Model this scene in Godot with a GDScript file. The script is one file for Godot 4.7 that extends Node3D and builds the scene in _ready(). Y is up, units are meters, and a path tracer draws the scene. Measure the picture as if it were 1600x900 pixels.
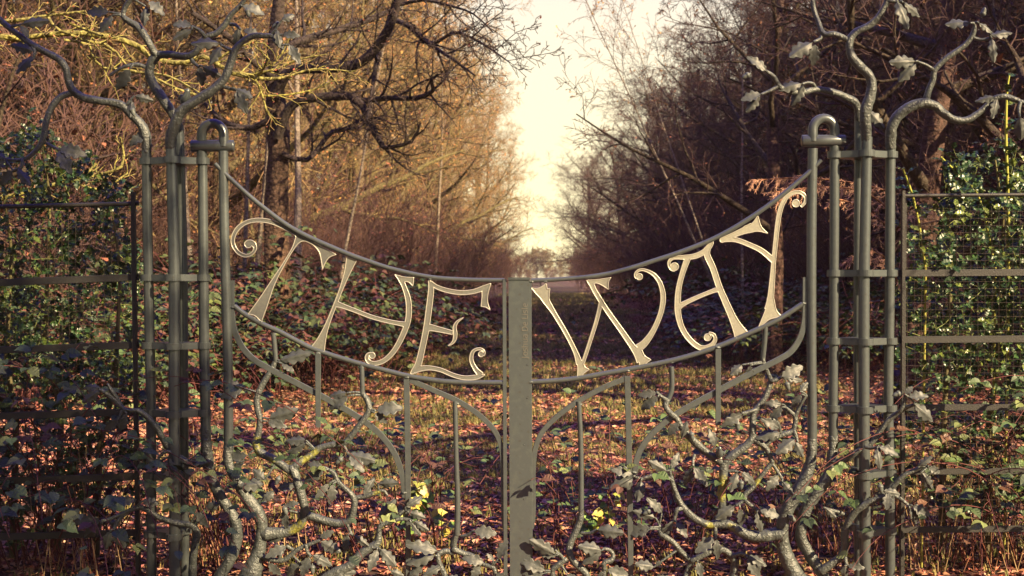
extends Node3D
# A wrought-iron double garden gate with oak-branch ironwork, and a woodland ride behind it.

const F := 2000.0          # focal length in pixels of a 1600 x 900 frame
const EYE := Vector3(0, 1.6, 6.56)
const PITCH := 0.0100
const S := 0.00328         # metres per pixel at the gate
var rng := RandomNumberGenerator.new()
var look := Basis()
var taken := {}
var M := {}
var iron_spots := {}       # points along the branches of the ironwork thing now being built

func _ready() -> void:
	rng.seed = 20731
	look = Basis(Vector3.RIGHT, -PITCH)
	# ---------- camera ----------
	var cam := Camera3D.new()
	cam.name = "camera"
	cam.position = EYE
	cam.rotation.x = -PITCH
	cam.fov = rad_to_deg(2.0 * atan(450.0 / F))
	cam.near = 0.1
	cam.far = 3000.0
	var att := CameraAttributesPhysical.new()
	att.frustum_focal_length = 53.0
	att.frustum_focus_distance = 6.5
	att.exposure_aperture = 6.0
	att.exposure_shutter_speed = 100.0
	cam.attributes = att
	add_child(cam)
	cam.fov = rad_to_deg(2.0 * atan(450.0 / F))
	# ---------- sky, air, exposure ----------
	var env := Environment.new()
	env.background_mode = Environment.BG_SKY
	var sm := ProceduralSkyMaterial.new()
	sm.sky_horizon_color = Color(1.0, 0.96, 0.71)
	sm.sky_top_color = Color(0.30, 0.22, 0.80)
	sm.sky_curve = 0.36
	sm.ground_bottom_color = Color(0.25, 0.2, 0.18)
	sm.ground_horizon_color = Color(0.5, 0.45, 0.4)
	sm.sky_energy_multiplier = 0.74
	sm.sun_angle_max = 12.0
	var sky := Sky.new()
	sky.sky_material = sm
	env.sky = sky
	env.tonemap_mode = Environment.TONE_MAPPER_LINEAR
	env.tonemap_exposure = 3.1
	env.sdfgi_enabled = true
	env.ssao_enabled = true
	env.ssil_enabled = true
	env.fog_enabled = true
	env.fog_density = 0.0004
	env.fog_light_color = Color(1.0, 0.93, 0.9)
	var we := WorldEnvironment.new()
	we.name = "world_environment"
	we.environment = env
	add_child(we)
	# ---------- sun ----------
	var sun := DirectionalLight3D.new()
	sun.name = "sun"
	sun.light_energy = 1.6
	sun.light_color = Color(1.0, 0.88, 0.69)
	sun.light_angular_distance = 0.5
	sun.shadow_enabled = true
	var to_sun := Vector3(0.66, 0.48, 0.56).normalized()
	sun.look_at_from_position(to_sun * 50.0, Vector3.ZERO, Vector3.UP)
	add_child(sun)
	build_materials()
	build_ground()
	build_trees()
	build_understory()
	build_fences()
	build_pillars()
	build_gate()
	build_near_plants()

# ================= placing =================
func ray(px: float, py: float) -> Vector3:
	return look * Vector3((px - 800.0) / F, (450.0 - py) / F, -1.0)

func G(px: float, py: float, z := 0.0) -> Vector3:          # the point of the plane z that stands at that place of the photograph
	var d := ray(px, py)
	return EYE + d * ((z - EYE.z) / d.z)

func sc(z: float) -> float:
	return (EYE.z - z) / F

func A(lat: float, dist: float) -> Vector3:                  # a spot on the ride: metres right of its axis, metres from the viewer
	return Vector3(lat + 0.0215 * dist, 0.0, EYE.z - dist)

func rnd(a: float, b: float) -> float:
	return rng.randf_range(a, b)

func rvec() -> Vector3:
	return Vector3(rnd(-1, 1), rnd(-1, 1), rnd(-1, 1))

# ================= naming =================
func numbered(called: String) -> String:
	if not taken.has(called):
		taken[called] = 0
		return called
	taken[called] += 1
	return "%s_%03d" % [called, taken[called]]

func tag(o: Node, label: String, category: String, group := "", kind := "") -> Node:
	if label: o.set_meta("label", label)
	if category: o.set_meta("category", category)
	if group: o.set_meta("group", group)
	if kind: o.set_meta("kind", kind)
	return o

func thing(called: String, label: String, category: String, at := Vector3.ZERO, group := "") -> Node3D:
	var o := Node3D.new()
	o.name = numbered(called)
	o.position = at
	add_child(o)
	tag(o, label, category, group)
	return o

func put(called: String, mesh: Mesh, mat: Material, parent: Node3D, local := Transform3D.IDENTITY) -> MeshInstance3D:
	var o := MeshInstance3D.new()
	o.name = called if parent != self else numbered(called)
	o.mesh = mesh
	o.material_override = mat
	o.transform = local
	parent.add_child(o, true)
	return o

func put_world(called: String, mb: MB, mat: Material, parent: Node3D) -> MeshInstance3D:  # the mesh was made in world coordinates
	return put(called, mb.mesh(), mat, parent, Transform3D(Basis.IDENTITY, -parent.position))

func scatter(called: String, mesh: Mesh, mat: Material, places: Array, colors: PackedColorArray, parent: Node3D) -> MultiMeshInstance3D:
	var mm := MultiMesh.new()
	mm.transform_format = MultiMesh.TRANSFORM_3D
	mm.use_colors = true
	mm.mesh = mesh
	mm.instance_count = places.size()
	for i in places.size():
		mm.set_instance_transform(i, places[i])
		mm.set_instance_color(i, colors[i])
	var o := MultiMeshInstance3D.new()
	o.name = called if parent != self else numbered(called)
	o.multimesh = mm
	o.material_override = mat
	o.set_meta("kind", "stuff")
	parent.add_child(o, true)
	return o

# ================= mesh building =================
class MB:
	var v := PackedVector3Array()
	var n := PackedVector3Array()
	var c := PackedColorArray()
	var i := PackedInt32Array()

	func mesh() -> ArrayMesh:
		var a := []
		a.resize(Mesh.ARRAY_MAX)
		a[Mesh.ARRAY_VERTEX] = v
		a[Mesh.ARRAY_NORMAL] = n
		a[Mesh.ARRAY_COLOR] = c
		a[Mesh.ARRAY_INDEX] = i
		var m := ArrayMesh.new()
		m.add_surface_from_arrays(Mesh.PRIMITIVE_TRIANGLES, a)
		return m

	func tri(p: Vector3, q: Vector3, r: Vector3, col: Color) -> void:      # clockwise seen from the front
		var nn := (r - p).cross(q - p).normalized()
		var k := v.size()
		for x in [p, q, r]:
			v.append(x); n.append(nn); c.append(col)
		i.append(k); i.append(k + 1); i.append(k + 2)

	func quad(p: Vector3, q: Vector3, r: Vector3, s: Vector3, col: Color) -> void:
		var nn := (r - p).cross(q - p).normalized()
		var k := v.size()
		for x in [p, q, r, s]:
			v.append(x); n.append(nn); c.append(col)
		for x in [0, 1, 2, 0, 2, 3]:
			i.append(k + x)

	func tube(p: PackedVector3Array, r: PackedFloat32Array, sides: int, c0: Color, c1: Color, cap := false) -> void:
		var cnt := p.size()
		var t := (p[1] - p[0]).normalized()
		var side := t.cross(Vector3(0.31, 0.2, 0.93) if absf(t.z) < 0.8 else Vector3(0.95, 0.1, 0.3)).normalized()
		var start := v.size()
		for k in cnt:
			if k > 0:
				t = (p[mini(k + 1, cnt - 1)] - p[k - 1]).normalized()
			side = (side - t * side.dot(t)).normalized()
			var up := t.cross(side)
			var col := c0.lerp(c1, float(k) / (cnt - 1))
			for s in sides:
				var a := TAU * s / sides
				var d := side * cos(a) + up * sin(a)
				v.append(p[k] + d * r[k])
				n.append(d)
				c.append(col)
		for k in cnt - 1:
			for s in sides:
				var a := start + k * sides + s
				var b := start + k * sides + (s + 1) % sides
				i.append(a); i.append(a + sides); i.append(b)
				i.append(b); i.append(a + sides); i.append(b + sides)
		if cap:
			for e in 2:
				var at: int = 0 if e == 0 else cnt - 1
				var q: int = v.size()
				v.append(p[at]); n.append((p[0] - p[1]).normalized() if e == 0 else (p[cnt - 1] - p[cnt - 2]).normalized()); c.append(c0)
				for s in sides:
					v.append(v[start + at * sides + s]); n.append(n[q]); c.append(c0)
				for s in sides:
					var x: int = q + 1 + s
					var y: int = q + 1 + (s + 1) % sides
					if e == 1:
						i.append(q); i.append(y); i.append(x)
					else:
						i.append(q); i.append(x); i.append(y)

	func fix_normals(from: int) -> void:            # smooth normals from the faces, for tubes with a rough surface
		var acc := PackedVector3Array()
		acc.resize(v.size())
		for k in range(0, i.size(), 3):
			if i[k] < from: continue
			var f := (v[i[k + 2]] - v[i[k]]).cross(v[i[k + 1]] - v[i[k]])
			acc[i[k]] += f; acc[i[k + 1]] += f; acc[i[k + 2]] += f
		for k in range(from, v.size()):
			if acc[k].length_squared() > 0.0: n[k] = acc[k].normalized()

	func box(lo: Vector3, hi: Vector3, col: Color) -> void:
		var a := [Vector3(lo.x, lo.y, hi.z), Vector3(hi.x, lo.y, hi.z), Vector3(hi.x, hi.y, hi.z), Vector3(lo.x, hi.y, hi.z), Vector3(lo.x, lo.y, lo.z), Vector3(hi.x, lo.y, lo.z), Vector3(hi.x, hi.y, lo.z), Vector3(lo.x, hi.y, lo.z)]
		for f in [[0, 3, 2, 1], [1, 2, 6, 5], [5, 6, 7, 4], [4, 7, 3, 0], [3, 7, 6, 2], [4, 0, 1, 5]]:
			quad(a[f[0]], a[f[1]], a[f[2]], a[f[3]], col)

	func extrude(poly: PackedVector2Array, z0: float, z1: float, to: Callable, col: Color) -> void:   # a plate with the outline poly between the depths z0 (back) and z1 (front)
		var ids := Geometry2D.triangulate_polygon(poly)
		for k in range(0, ids.size(), 3):
			var a: Vector2 = poly[ids[k]]
			var b: Vector2 = poly[ids[k + 1]]
			var d: Vector2 = poly[ids[k + 2]]
			tri(to.call(a, z1), to.call(b, z1), to.call(d, z1), col)
			tri(to.call(a, z0), to.call(d, z0), to.call(b, z0), col)
		for k in poly.size():
			var a: Vector2 = poly[k]
			var b: Vector2 = poly[(k + 1) % poly.size()]
			quad(to.call(a, z1), to.call(a, z0), to.call(b, z0), to.call(b, z1), col)

# a smooth line through the knots (x, y, width); a knot given twice makes a corner
func smooth(knots: Array, step := 3.0, closed := false) -> Array:
	var out := []
	var cnt := knots.size()
	for k in (cnt if closed else cnt - 1):
		var p1: Vector3 = knots[k]
		var p2: Vector3 = knots[(k + 1) % cnt]
		var l := Vector2(p1.x, p1.y).distance_to(Vector2(p2.x, p2.y))
		if l < 0.01: continue
		var p0: Vector3 = knots[(k - 1 + cnt) % cnt] if closed or k > 0 else p1
		var p3: Vector3 = knots[(k + 2) % cnt] if closed or k + 2 < cnt else p2
		var steps := maxi(1, int(l / step))
		for q in steps:
			out.append(p1.cubic_interpolate(p2, p0, p3, float(q) / steps))
	if not closed:
		out.append(knots[cnt - 1])
	return out

func K(flat: Array) -> Array:                       # x, y, w, x, y, w ... as knots
	var out := []
	for k in range(0, flat.size(), 3):
		out.append(Vector3(flat[k], flat[k + 1], flat[k + 2]))
	return out

func KZ(ox: float, oy: float, scale: float, flat: Array) -> Array:   # knots measured on an enlargement
	var out := []
	for k in range(0, flat.size(), 3):
		out.append(Vector3(ox + flat[k] / scale, oy + flat[k + 1] / scale, flat[k + 2] / scale))
	return out

# ================= materials =================
func noise_tex(freq: float, size: int, normal := false, strength := 6.0, kind := FastNoiseLite.TYPE_SIMPLEX_SMOOTH, sd := 3) -> NoiseTexture2D:
	var f := FastNoiseLite.new()
	f.noise_type = kind
	f.frequency = freq
	f.seed = sd
	f.fractal_octaves = 4
	var t := NoiseTexture2D.new()
	t.width = size
	t.height = size
	t.seamless = true
	t.noise = f
	if normal:
		t.as_normal_map = true
		t.bump_strength = strength
	return t

func ramp_tex(freq: float, size: int, cols: Array, sd := 5) -> NoiseTexture2D:
	var t := noise_tex(freq, size, false, 1.0, FastNoiseLite.TYPE_SIMPLEX_SMOOTH, sd)
	var g := Gradient.new()
	if cols.size() == 4: g.offsets = PackedFloat32Array([0.1, 0.24, 0.5, 0.75])
	else: g.offsets = PackedFloat32Array([0.25, 0.5, 0.75])
	g.colors = PackedColorArray(cols)
	t.color_ramp = g
	return t

func mat(rough: float, tint := Color.WHITE, vertex := true) -> StandardMaterial3D:
	var m := StandardMaterial3D.new()
	m.albedo_color = tint
	m.roughness = rough
	m.vertex_color_use_as_albedo = vertex
	return m

func worn(m: StandardMaterial3D, tex: Texture2D, nrm: Texture2D, scale: float, depth: float) -> StandardMaterial3D:
	if tex: m.albedo_texture = tex
	if nrm:
		m.normal_enabled = true
		m.normal_texture = nrm
		m.normal_scale = depth
	m.uv1_triplanar = true
	m.uv1_scale = Vector3.ONE * scale
	return m

func build_materials() -> void:
	var mottle := ramp_tex(0.02, 256, [Color(0.92, 0.88, 0.85), Color(0.95, 0.95, 0.95), Color(0.95, 0.95, 0.95), Color(1, 1, 0.98)])
	var pits := noise_tex(0.06, 256, true, 4.0)
	var bark := noise_tex(0.035, 256, true, 14.0, FastNoiseLite.TYPE_CELLULAR, 9)
	M.iron = worn(mat(0.29), mottle, pits, 4.0, 0.045)
	M.iron.metallic = 0.45
	M.cast = worn(mat(0.42), mottle, bark, 9.0, 0.7)
	M.cast.metallic = 0.15
	M.leaf_iron = worn(mat(0.50), mottle, pits, 9.0, 0.25)
	M.leaf_iron.metallic = 0.0
	M.gilt = worn(mat(0.33), mottle, pits, 12.0, 0.3)
	M.gilt.metallic = 0.45
	M.plate = worn(mat(0.45), mottle, pits, 8.0, 0.4)
	M.plate.metallic = 0.2
	M.ground = worn(mat(0.95), ramp_tex(0.03, 512, [Color(0.55, 0.5, 0.5), Color(0.85, 0.82, 0.8), Color(1, 1, 1)], 11), noise_tex(0.05, 512, true, 10.0), 0.35, 1.0)
	M.ground.uv1_world_triplanar = true
	M.bark = worn(mat(0.9), ramp_tex(0.03, 256, [Color(0.55, 0.55, 0.55), Color(0.8, 0.8, 0.78), Color(1, 1, 1)], 21), bark, 2.0, 1.0)
	M.twig_gold = mat(0.85)
	M.twig_dark = mat(0.9)
	M.litter = mat(0.8)
	M.litter.backlight = Color(0.25, 0.25, 0.25)
	M.grass = mat(0.7)
	M.grass.backlight = Color(0.3, 0.3, 0.3)
	M.green = mat(0.55)
	M.green.backlight = Color(0.3, 0.3, 0.3)
	M.holly = mat(0.36)
	M.stem = mat(0.8)
	M.fence = worn(mat(0.5), mottle, pits, 6.0, 0.3)

# ================= ground =================
var swell := FastNoiseLite.new()

func height(x: float, z: float) -> float:
	var lat := x - 0.0215 * (EYE.z - z)
	var side := smoothstep(3.0, 6.0, absf(lat - 0.3))
	return swell.get_noise_2d(x * 6.0, z * 6.0) * 0.05 + side * 0.12 + swell.get_noise_2d(x, z) * 0.15 * side

func grassy(x: float, z: float) -> float:       # how much of the ground there is grass
	var lat := x - 0.0215 * (EYE.z - z)
	var d := EYE.z - z
	var on := smoothstep(-3.6, -2.0, lat) * (1.0 - smoothstep(3.2, 4.8, lat)) * smoothstep(5.5, 10.0, d)
	return clampf(on * (0.62 + 1.5 * swell.get_noise_2d(x * 5.0 + 40.0, z * 9.0)), 0.0, 1.0)

func build_ground() -> void:
	swell.seed = 4
	swell.frequency = 0.05
	var mb := MB.new()
	var xs := PackedFloat32Array()
	var zs := PackedFloat32Array()
	for k in range(-46, 47):
		var u := k / 46.0
		xs.append(signf(u) * (absf(u) * 14.0 + pow(absf(u), 6.0) * 320.0))
	for k in 111:
		var u := k / 110.0
		zs.append(12.0 - u * 60.0 - pow(u, 7.0) * 420.0)
	for z in zs:
		for x in xs:
			var g := grassy(x, z)
			mb.v.append(Vector3(x, height(x, z), z))
			mb.n.append(Vector3.UP)
			mb.c.append(Color(0.11, 0.05, 0.04).lerp(Color(0.085, 0.058, 0.03), g))
	var w := xs.size()
	for r in zs.size() - 1:
		for q in w - 1:
			var a := r * w + q
			for k in [a, a + w, a + 1, a + 1, a + w, a + w + 1]:
				mb.i.append(k)
	mb.fix_normals(0)
	tag(put("ground", mb.mesh(), M.ground, self), "leaf strewn woodland floor and grass ride running straight away", "ground", "", "structure")
	# fallen leaves
	var lm := MB.new()
	lm.quad(Vector3(-0.5, 0.05, 0), Vector3(-0.15, 0.14, -0.3), Vector3(0.5, 0.18, 0), Vector3(-0.15, 0.0, 0), Color.WHITE)
	lm.quad(Vector3(-0.5, 0.05, 0), Vector3(-0.15, 0.0, 0), Vector3(0.5, 0.18, 0), Vector3(-0.1, 0.16, 0.28), Color.WHITE)
	var hues := [Color(0.60, 0.23, 0.15), Color(0.46, 0.14, 0.10), Color(0.58, 0.31, 0.21), Color(0.24, 0.08, 0.07), Color(0.64, 0.30, 0.17), Color(0.32, 0.12, 0.11), Color(0.66, 0.42, 0.28)]
	var places := []
	var cols := PackedColorArray()
	for band in [[2.0, 12.0, 52000, 0.056], [12.0, 30.0, 60000, 0.075], [30.0, 90.0, 30000, 0.17]]:
		for k in band[2]:
			var d := rnd(band[0], band[1])
			var lat := rnd(-0.44 * d - 0.5, 0.44 * d + 0.5)
			if lat < -13.0 or lat > 14.0: continue
			var p := A(lat, d)
			if rng.randf() < grassy(p.x, p.z) * 0.4: continue
			p.y = height(p.x, p.z) + 0.004
			var s: float = band[3] * rnd(0.6, 1.25)
			var b := Basis(Vector3.UP, rnd(0, TAU)) * Basis(Vector3(1, 0, 0), rnd(-0.7, 0.7)) * Basis(Vector3(0, 0, 1), rnd(-0.5, 0.5))
			places.append(Transform3D(b.scaled(Vector3(s, s, s)), p))
			cols.append(hues[rng.randi() % hues.size()] * rnd(0.55, 1.1))
	var o := scatter("fallen_leaves", lm.mesh(), M.litter, places, cols, self)
	tag(o, "orange and rust brown leaves fallen thickly over the ride", "fallen leaves", "", "stuff")
	# grass
	var gm := MB.new()
	for k in 9:
		var a := rnd(0, TAU)
		var q := Vector3(cos(a), 0, sin(a))
		var foot := Vector3(rnd(-0.4, 0.4), 0, rnd(-0.4, 0.4))
		var wd := Vector3(-q.z, 0, q.x) * 0.045
		var h := rnd(0.5, 1.0)
		var mid := foot + q * 0.15 + Vector3.UP * h * 0.6
		gm.quad(foot - wd, mid - wd * 0.8, mid + wd * 0.8, foot + wd, Color.WHITE)
		gm.tri(mid - wd * 0.8, mid + q * rnd(0.2, 0.5) + Vector3.UP * h * rnd(0.1, 0.4), mid + wd * 0.8, Color.WHITE)
	places = []
	cols = PackedColorArray()
	for band in [[6.6, 14.0, 12000, 0.07], [14.0, 34.0, 20000, 0.10], [34.0, 110.0, 16000, 0.18]]:
		for k in band[2]:
			var d := rnd(band[0], band[1])
			var lat := rnd(maxf(-4.0, -0.44 * d), minf(5.5, 0.44 * d))
			var p := A(lat, d)
			if rng.randf() > grassy(p.x, p.z) * 0.8 + 0.03: continue
			p.y = height(p.x, p.z)
			var s: float = band[3] * rnd(0.6, 1.3)
			places.append(Transform3D(Basis(Vector3.UP, rnd(0, TAU)).scaled(Vector3(s, s * rnd(0.7, 1.3), s)), p))
			cols.append(Color(0.13, 0.14, 0.035).lerp(Color(0.42, 0.30, 0.12), rng.randf() * rng.randf()) * rnd(0.7, 1.15))
	o = scatter("grass", gm.mesh(), M.grass, places, cols, self)
	tag(o, "short yellowing grass growing in patches along the ride", "grass", "", "stuff")

# ================= trees =================
class Bough:
	var p: PackedVector3Array
	var r: PackedFloat32Array
	var l: int

func grow(out: Array, p: Vector3, d: Vector3, length: float, r0: float, lev: int, P: Dictionary) -> void:
	var n: int = P.seg[lev]
	var b := Bough.new()
	b.l = lev
	b.p.append(p)
	b.r.append(r0)
	var step := length / n
	for k in n:
		d = (d + rvec() * float(P.wig[lev]) + Vector3.UP * float(P.up[lev])).normalized()
		p += d * step
		if p.y < 0.15: p.y = 0.15
		b.p.append(p)
		b.r.append(maxf(r0 * (1.0 - 0.82 * float(k + 1) / n), P.rmin))
	out.append(b)
	offshoots(out, b, length, lev, P)

func offshoots(out: Array, b: Bough, length: float, lev: int, P: Dictionary) -> void:
	if lev + 1 >= P.seg.size(): return
	var kids: int = P.kids[lev]
	var n := b.p.size() - 1
	var turn := rnd(0, TAU)
	for k in kids:
		var t: float = lerpf(P.from[lev], 1.0, (k + rng.randf()) / kids)
		var f := minf(t * n, n - 0.001)
		var at := int(f)
		var q := b.p[at].lerp(b.p[at + 1], f - at)
		var along := (b.p[at + 1] - b.p[at]).normalized()
		var side := along.cross(Vector3(0.3, 0.1, 0.95)).normalized()
		turn += 2.4 + rnd(-0.5, 0.5)
		side = side.rotated(along, turn)
		var ang: float = P.ang[lev] * rnd(0.75, 1.25)
		if lev == 0: ang = lerpf(ang, 0.45, t * t)
		var dd := along * cos(ang) + side * sin(ang)
		var ll: float = length * P.len[lev] * rnd(0.7, 1.2) * (sin(PI * clampf(0.25 + 0.62 * t, 0, 1)) if lev == 0 else 1.15 - 0.5 * t)
		var rr := minf(lerpf(b.r[at], b.r[at + 1], f - at) * 0.62, ll * 0.03)
		grow(out, q, dd, ll, maxf(rr, P.rmin), lev + 1, P)

func trunk_mesh(b: Bough, sides: int, col0: Color, col1: Color, flare := 1.5) -> MB:
	var mb := MB.new()
	var kn := []
	for k in b.p.size():
		kn.append(b.p[k])
	var pts := PackedVector3Array()
	var rs := PackedFloat32Array()
	for k in kn.size() - 1:
		for q in 4:
			var f := q / 4.0
			pts.append(kn[k].cubic_interpolate(kn[k + 1], kn[maxi(k - 1, 0)], kn[mini(k + 2, kn.size() - 1)], f))
			rs.append(lerpf(b.r[k], b.r[k + 1], f))
	pts.append(kn[-1])
	rs.append(b.r[-1])
	rs[0] *= flare
	rs[1] *= lerpf(1.0, flare, 0.35)
	mb.tube(pts, rs, sides, col0, col1)
	for k in mb.v.size():
		var ring := k / sides
		var s := k % sides
		mb.v[k] += mb.n[k] * rs[ring] * (0.10 * sin(s * 2.3 + ring * 0.4) + rnd(-0.05, 0.05))
	mb.fix_normals(0)
	return mb

# a tree as trunk, boughs and twigs in its own coordinates
func tree_parts(boughs: Array, look_: Dictionary) -> Dictionary:
	var trunk: MB = null
	var limbs := MB.new()
	var twigs := MB.new()
	var flat := MB.new()
	for b: Bough in boughs:
		if b.l == 0 and trunk == null:
			trunk = trunk_mesh(b, 14, look_.bark, look_.bark2)
		elif b.l <= 2:
			limbs.tube(b.p, b.r, 6 if b.l == 1 else 4, (look_.bark2 as Color).lerp(look_.limb, rng.randf()), look_.limb)
		else:
			var col: Color = (look_.twig as Color).lerp(look_.twig2, rng.randf())
			twigs.tube(b.p, b.r, 3, col, col)
			if rng.randf() < look_.leafy:
				for k in look_.get("leaves", 2):
					var q: Vector3 = b.p[1 + rng.randi() % (b.p.size() - 1)]
					var s: float = look_.get("leaf_size", 0.07) * rnd(0.6, 1.2)
					var u := rvec().normalized() * s
					var w := (u.cross(rvec())).normalized() * s * 0.6
					var lc: Color = (look_.leaf as Color).lerp(look_.leaf2, rng.randf())
					twigs.quad(q, q + u * 0.5 + w * 0.5, q + u, q + u * 0.5 - w * 0.5, lc)
	return {"trunk": trunk, "limbs": limbs, "twigs": twigs}

func tree_proto(called: String, parts: Dictionary, twig_mat: Material) -> Node3D:
	var o := Node3D.new()
	o.name = called
	put("trunk", parts.trunk.mesh(), M.bark, o)
	put("boughs", parts.limbs.mesh(), M.bark, o)
	var tw := put("crown", parts.twigs.mesh(), twig_mat, o)
	tw.set_meta("kind", "stuff")
	return o

func stand(proto: Node3D, called: String, at: Vector3, turn: float, size: float, label: String, category: String, group: String, wide := 1.0) -> Node3D:
	var r: Node3D = proto.duplicate()
	r.name = numbered(called)
	at.y = height(at.x, at.z) - 0.05
	r.position = at
	r.rotation.y = turn
	r.scale = Vector3(size * wide, size, size * wide)
	add_child(r)
	tag(r, label, category, group)
	return r

func nth(k: int) -> String:
	var w := ["first", "second", "third", "fourth", "fifth", "sixth", "seventh", "eighth", "ninth", "tenth", "eleventh", "twelfth", "thirteenth", "fourteenth", "fifteenth", "sixteenth", "seventeenth", "eighteenth", "nineteenth"]
	return w[k] if k < w.size() else "twentieth" if k == 19 else "twenty-" + w[k - 20]

func in_glade(p: Vector3) -> bool:                # the open lanes in the wood through which low sun reaches the ride
	var u := p.x * 0.59 - p.z * 0.70
	for l in [[3.0, 12.5], [20.0, 23.5], [30.0, 34.0], [37.0, 41.0], [52.0, 58.0], [70.0, 78.0]]:
		if u > l[0] and u < l[1]: return true
	return false

func build_trees() -> void:
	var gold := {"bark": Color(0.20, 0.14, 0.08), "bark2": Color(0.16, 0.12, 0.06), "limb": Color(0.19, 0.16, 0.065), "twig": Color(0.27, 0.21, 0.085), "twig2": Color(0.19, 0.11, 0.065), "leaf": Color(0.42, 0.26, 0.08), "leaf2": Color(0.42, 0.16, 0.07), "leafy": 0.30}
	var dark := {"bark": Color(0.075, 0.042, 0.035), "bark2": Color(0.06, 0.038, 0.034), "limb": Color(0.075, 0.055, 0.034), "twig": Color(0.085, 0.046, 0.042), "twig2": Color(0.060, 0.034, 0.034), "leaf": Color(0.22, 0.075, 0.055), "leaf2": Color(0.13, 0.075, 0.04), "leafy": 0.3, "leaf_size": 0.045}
	var base := {"seg": [9, 7, 5, 4, 3], "kids": [18, 7, 7, 9], "len": [0.40, 0.46, 0.46, 0.55], "ang": [1.25, 0.85, 0.85, 0.8], "wig": [0.07, 0.22, 0.28, 0.32, 0.3], "up": [0.05, 0.05, 0.03, 0.0, 0.0], "from": [0.12, 0.18, 0.12, 0.1], "rmin": 0.0045}
	var fine := base.duplicate(true)
	fine.kids = [19, 8, 8, 9]
	var g := []
	var dk := []
	for k in 3:
		var a := []
		grow(a, Vector3(0, 0, 0), Vector3(rnd(-0.1, 0.1), 1, rnd(-0.1, 0.1)), 13.0, 0.24, 0, base)
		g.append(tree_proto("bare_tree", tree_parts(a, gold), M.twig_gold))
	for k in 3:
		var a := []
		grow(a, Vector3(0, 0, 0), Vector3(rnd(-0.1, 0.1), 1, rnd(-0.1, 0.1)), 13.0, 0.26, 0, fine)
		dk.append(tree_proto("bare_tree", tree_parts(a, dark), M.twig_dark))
	# rows that edge the ride
	var ls := [[-8.3, 25.0, 1.1], [-7.6, 31.0, 1.25], [-7.0, 38.0, 1.3], [-6.6, 46.0, 1.35], [-6.4, 56.0, 1.4], [-6.2, 68.0, 1.4], [-6.2, 83.0, 1.45], [-6.2, 101.0, 1.45], [-6.0, 124.0, 1.5], [-6.0, 152.0, 1.5]]
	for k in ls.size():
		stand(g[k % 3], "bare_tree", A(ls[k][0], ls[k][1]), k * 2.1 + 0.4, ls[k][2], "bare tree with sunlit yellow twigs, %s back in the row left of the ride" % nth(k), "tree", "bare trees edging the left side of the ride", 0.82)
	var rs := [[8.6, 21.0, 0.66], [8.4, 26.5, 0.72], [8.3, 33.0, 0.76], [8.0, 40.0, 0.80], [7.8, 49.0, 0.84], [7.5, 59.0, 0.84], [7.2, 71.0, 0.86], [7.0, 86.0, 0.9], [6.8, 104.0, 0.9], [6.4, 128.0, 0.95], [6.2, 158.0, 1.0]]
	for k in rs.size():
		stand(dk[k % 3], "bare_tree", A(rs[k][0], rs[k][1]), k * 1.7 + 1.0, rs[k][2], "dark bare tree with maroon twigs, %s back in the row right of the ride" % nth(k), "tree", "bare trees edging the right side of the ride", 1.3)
	# the wood behind the rows
	for p in [[-12.0, 24.0], [-13.0, 32.0], [-12.0, 41.0], [-12.5, 52.0], [-12.0, 66.0], [-13.0, 86.0], [-17.0, 30.0], [-18.0, 40.0], [-19.0, 54.0], [-20.0, 72.0], [-25.0, 46.0], [-27.0, 62.0], [-14.0, 112.0], [-22.0, 95.0], [-15.0, 140.0], [-10.0, 28.0], [-10.4, 35.0], [-9.8, 43.0], [-10.2, 50.0], [-9.6, 61.0], [-9.8, 76.0], [-10.0, 92.0], [-15.5, 36.0], [-16.0, 47.0], [-22.0, 55.0], [-24.0, 74.0], [-30.0, 80.0], [-7.4, 51.0], [-7.2, 62.0], [-7.0, 75.0], [-7.2, 91.0], [-7.0, 112.0], [-7.0, 138.0]]:
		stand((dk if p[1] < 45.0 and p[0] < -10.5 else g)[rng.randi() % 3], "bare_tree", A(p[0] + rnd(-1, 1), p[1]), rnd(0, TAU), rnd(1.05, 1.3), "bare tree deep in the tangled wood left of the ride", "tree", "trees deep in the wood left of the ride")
	for p in [[13.0, 19.0], [11.6, 24.0], [12.4, 30.0], [12.0, 36.5], [12.6, 44.5], [12.0, 54.0], [12.4, 78.0], [14.5, 28.0], [14.5, 38.0], [15.0, 50.0], [14.5, 66.0], [15.0, 88.0], [19.0, 24.0], [20.0, 36.0], [21.0, 48.0], [22.0, 64.0], [27.0, 44.0], [29.0, 60.0], [17.0, 112.0], [24.0, 92.0], [16.0, 142.0], [10.6, 29.5], [10.8, 36.5], [10.6, 44.5], [10.9, 54.0], [11.2, 65.0], [11.0, 79.0], [11.2, 95.0], [11.0, 116.0], [17.0, 31.0], [17.5, 43.0], [18.0, 57.0], [19.0, 75.0], [25.0, 54.0], [27.0, 75.0], [9.4, 45.0], [9.0, 54.0], [8.8, 65.0], [8.6, 78.0], [8.4, 95.0], [8.0, 116.0], [8.0, 142.0]]:
		if p[0] >= 18.0 and in_glade(A(p[0], p[1])): continue
		stand(dk[rng.randi() % 3], "bare_tree", A(p[0] + rnd(-1, 1), p[1]), rnd(0, TAU), rnd(1.0, 1.2) * (1.0 if p[0] > 12.5 else 0.82), "dark bare tree deep in the tangled wood right of the ride", "tree", "trees deep in the wood right of the ride")
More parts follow.
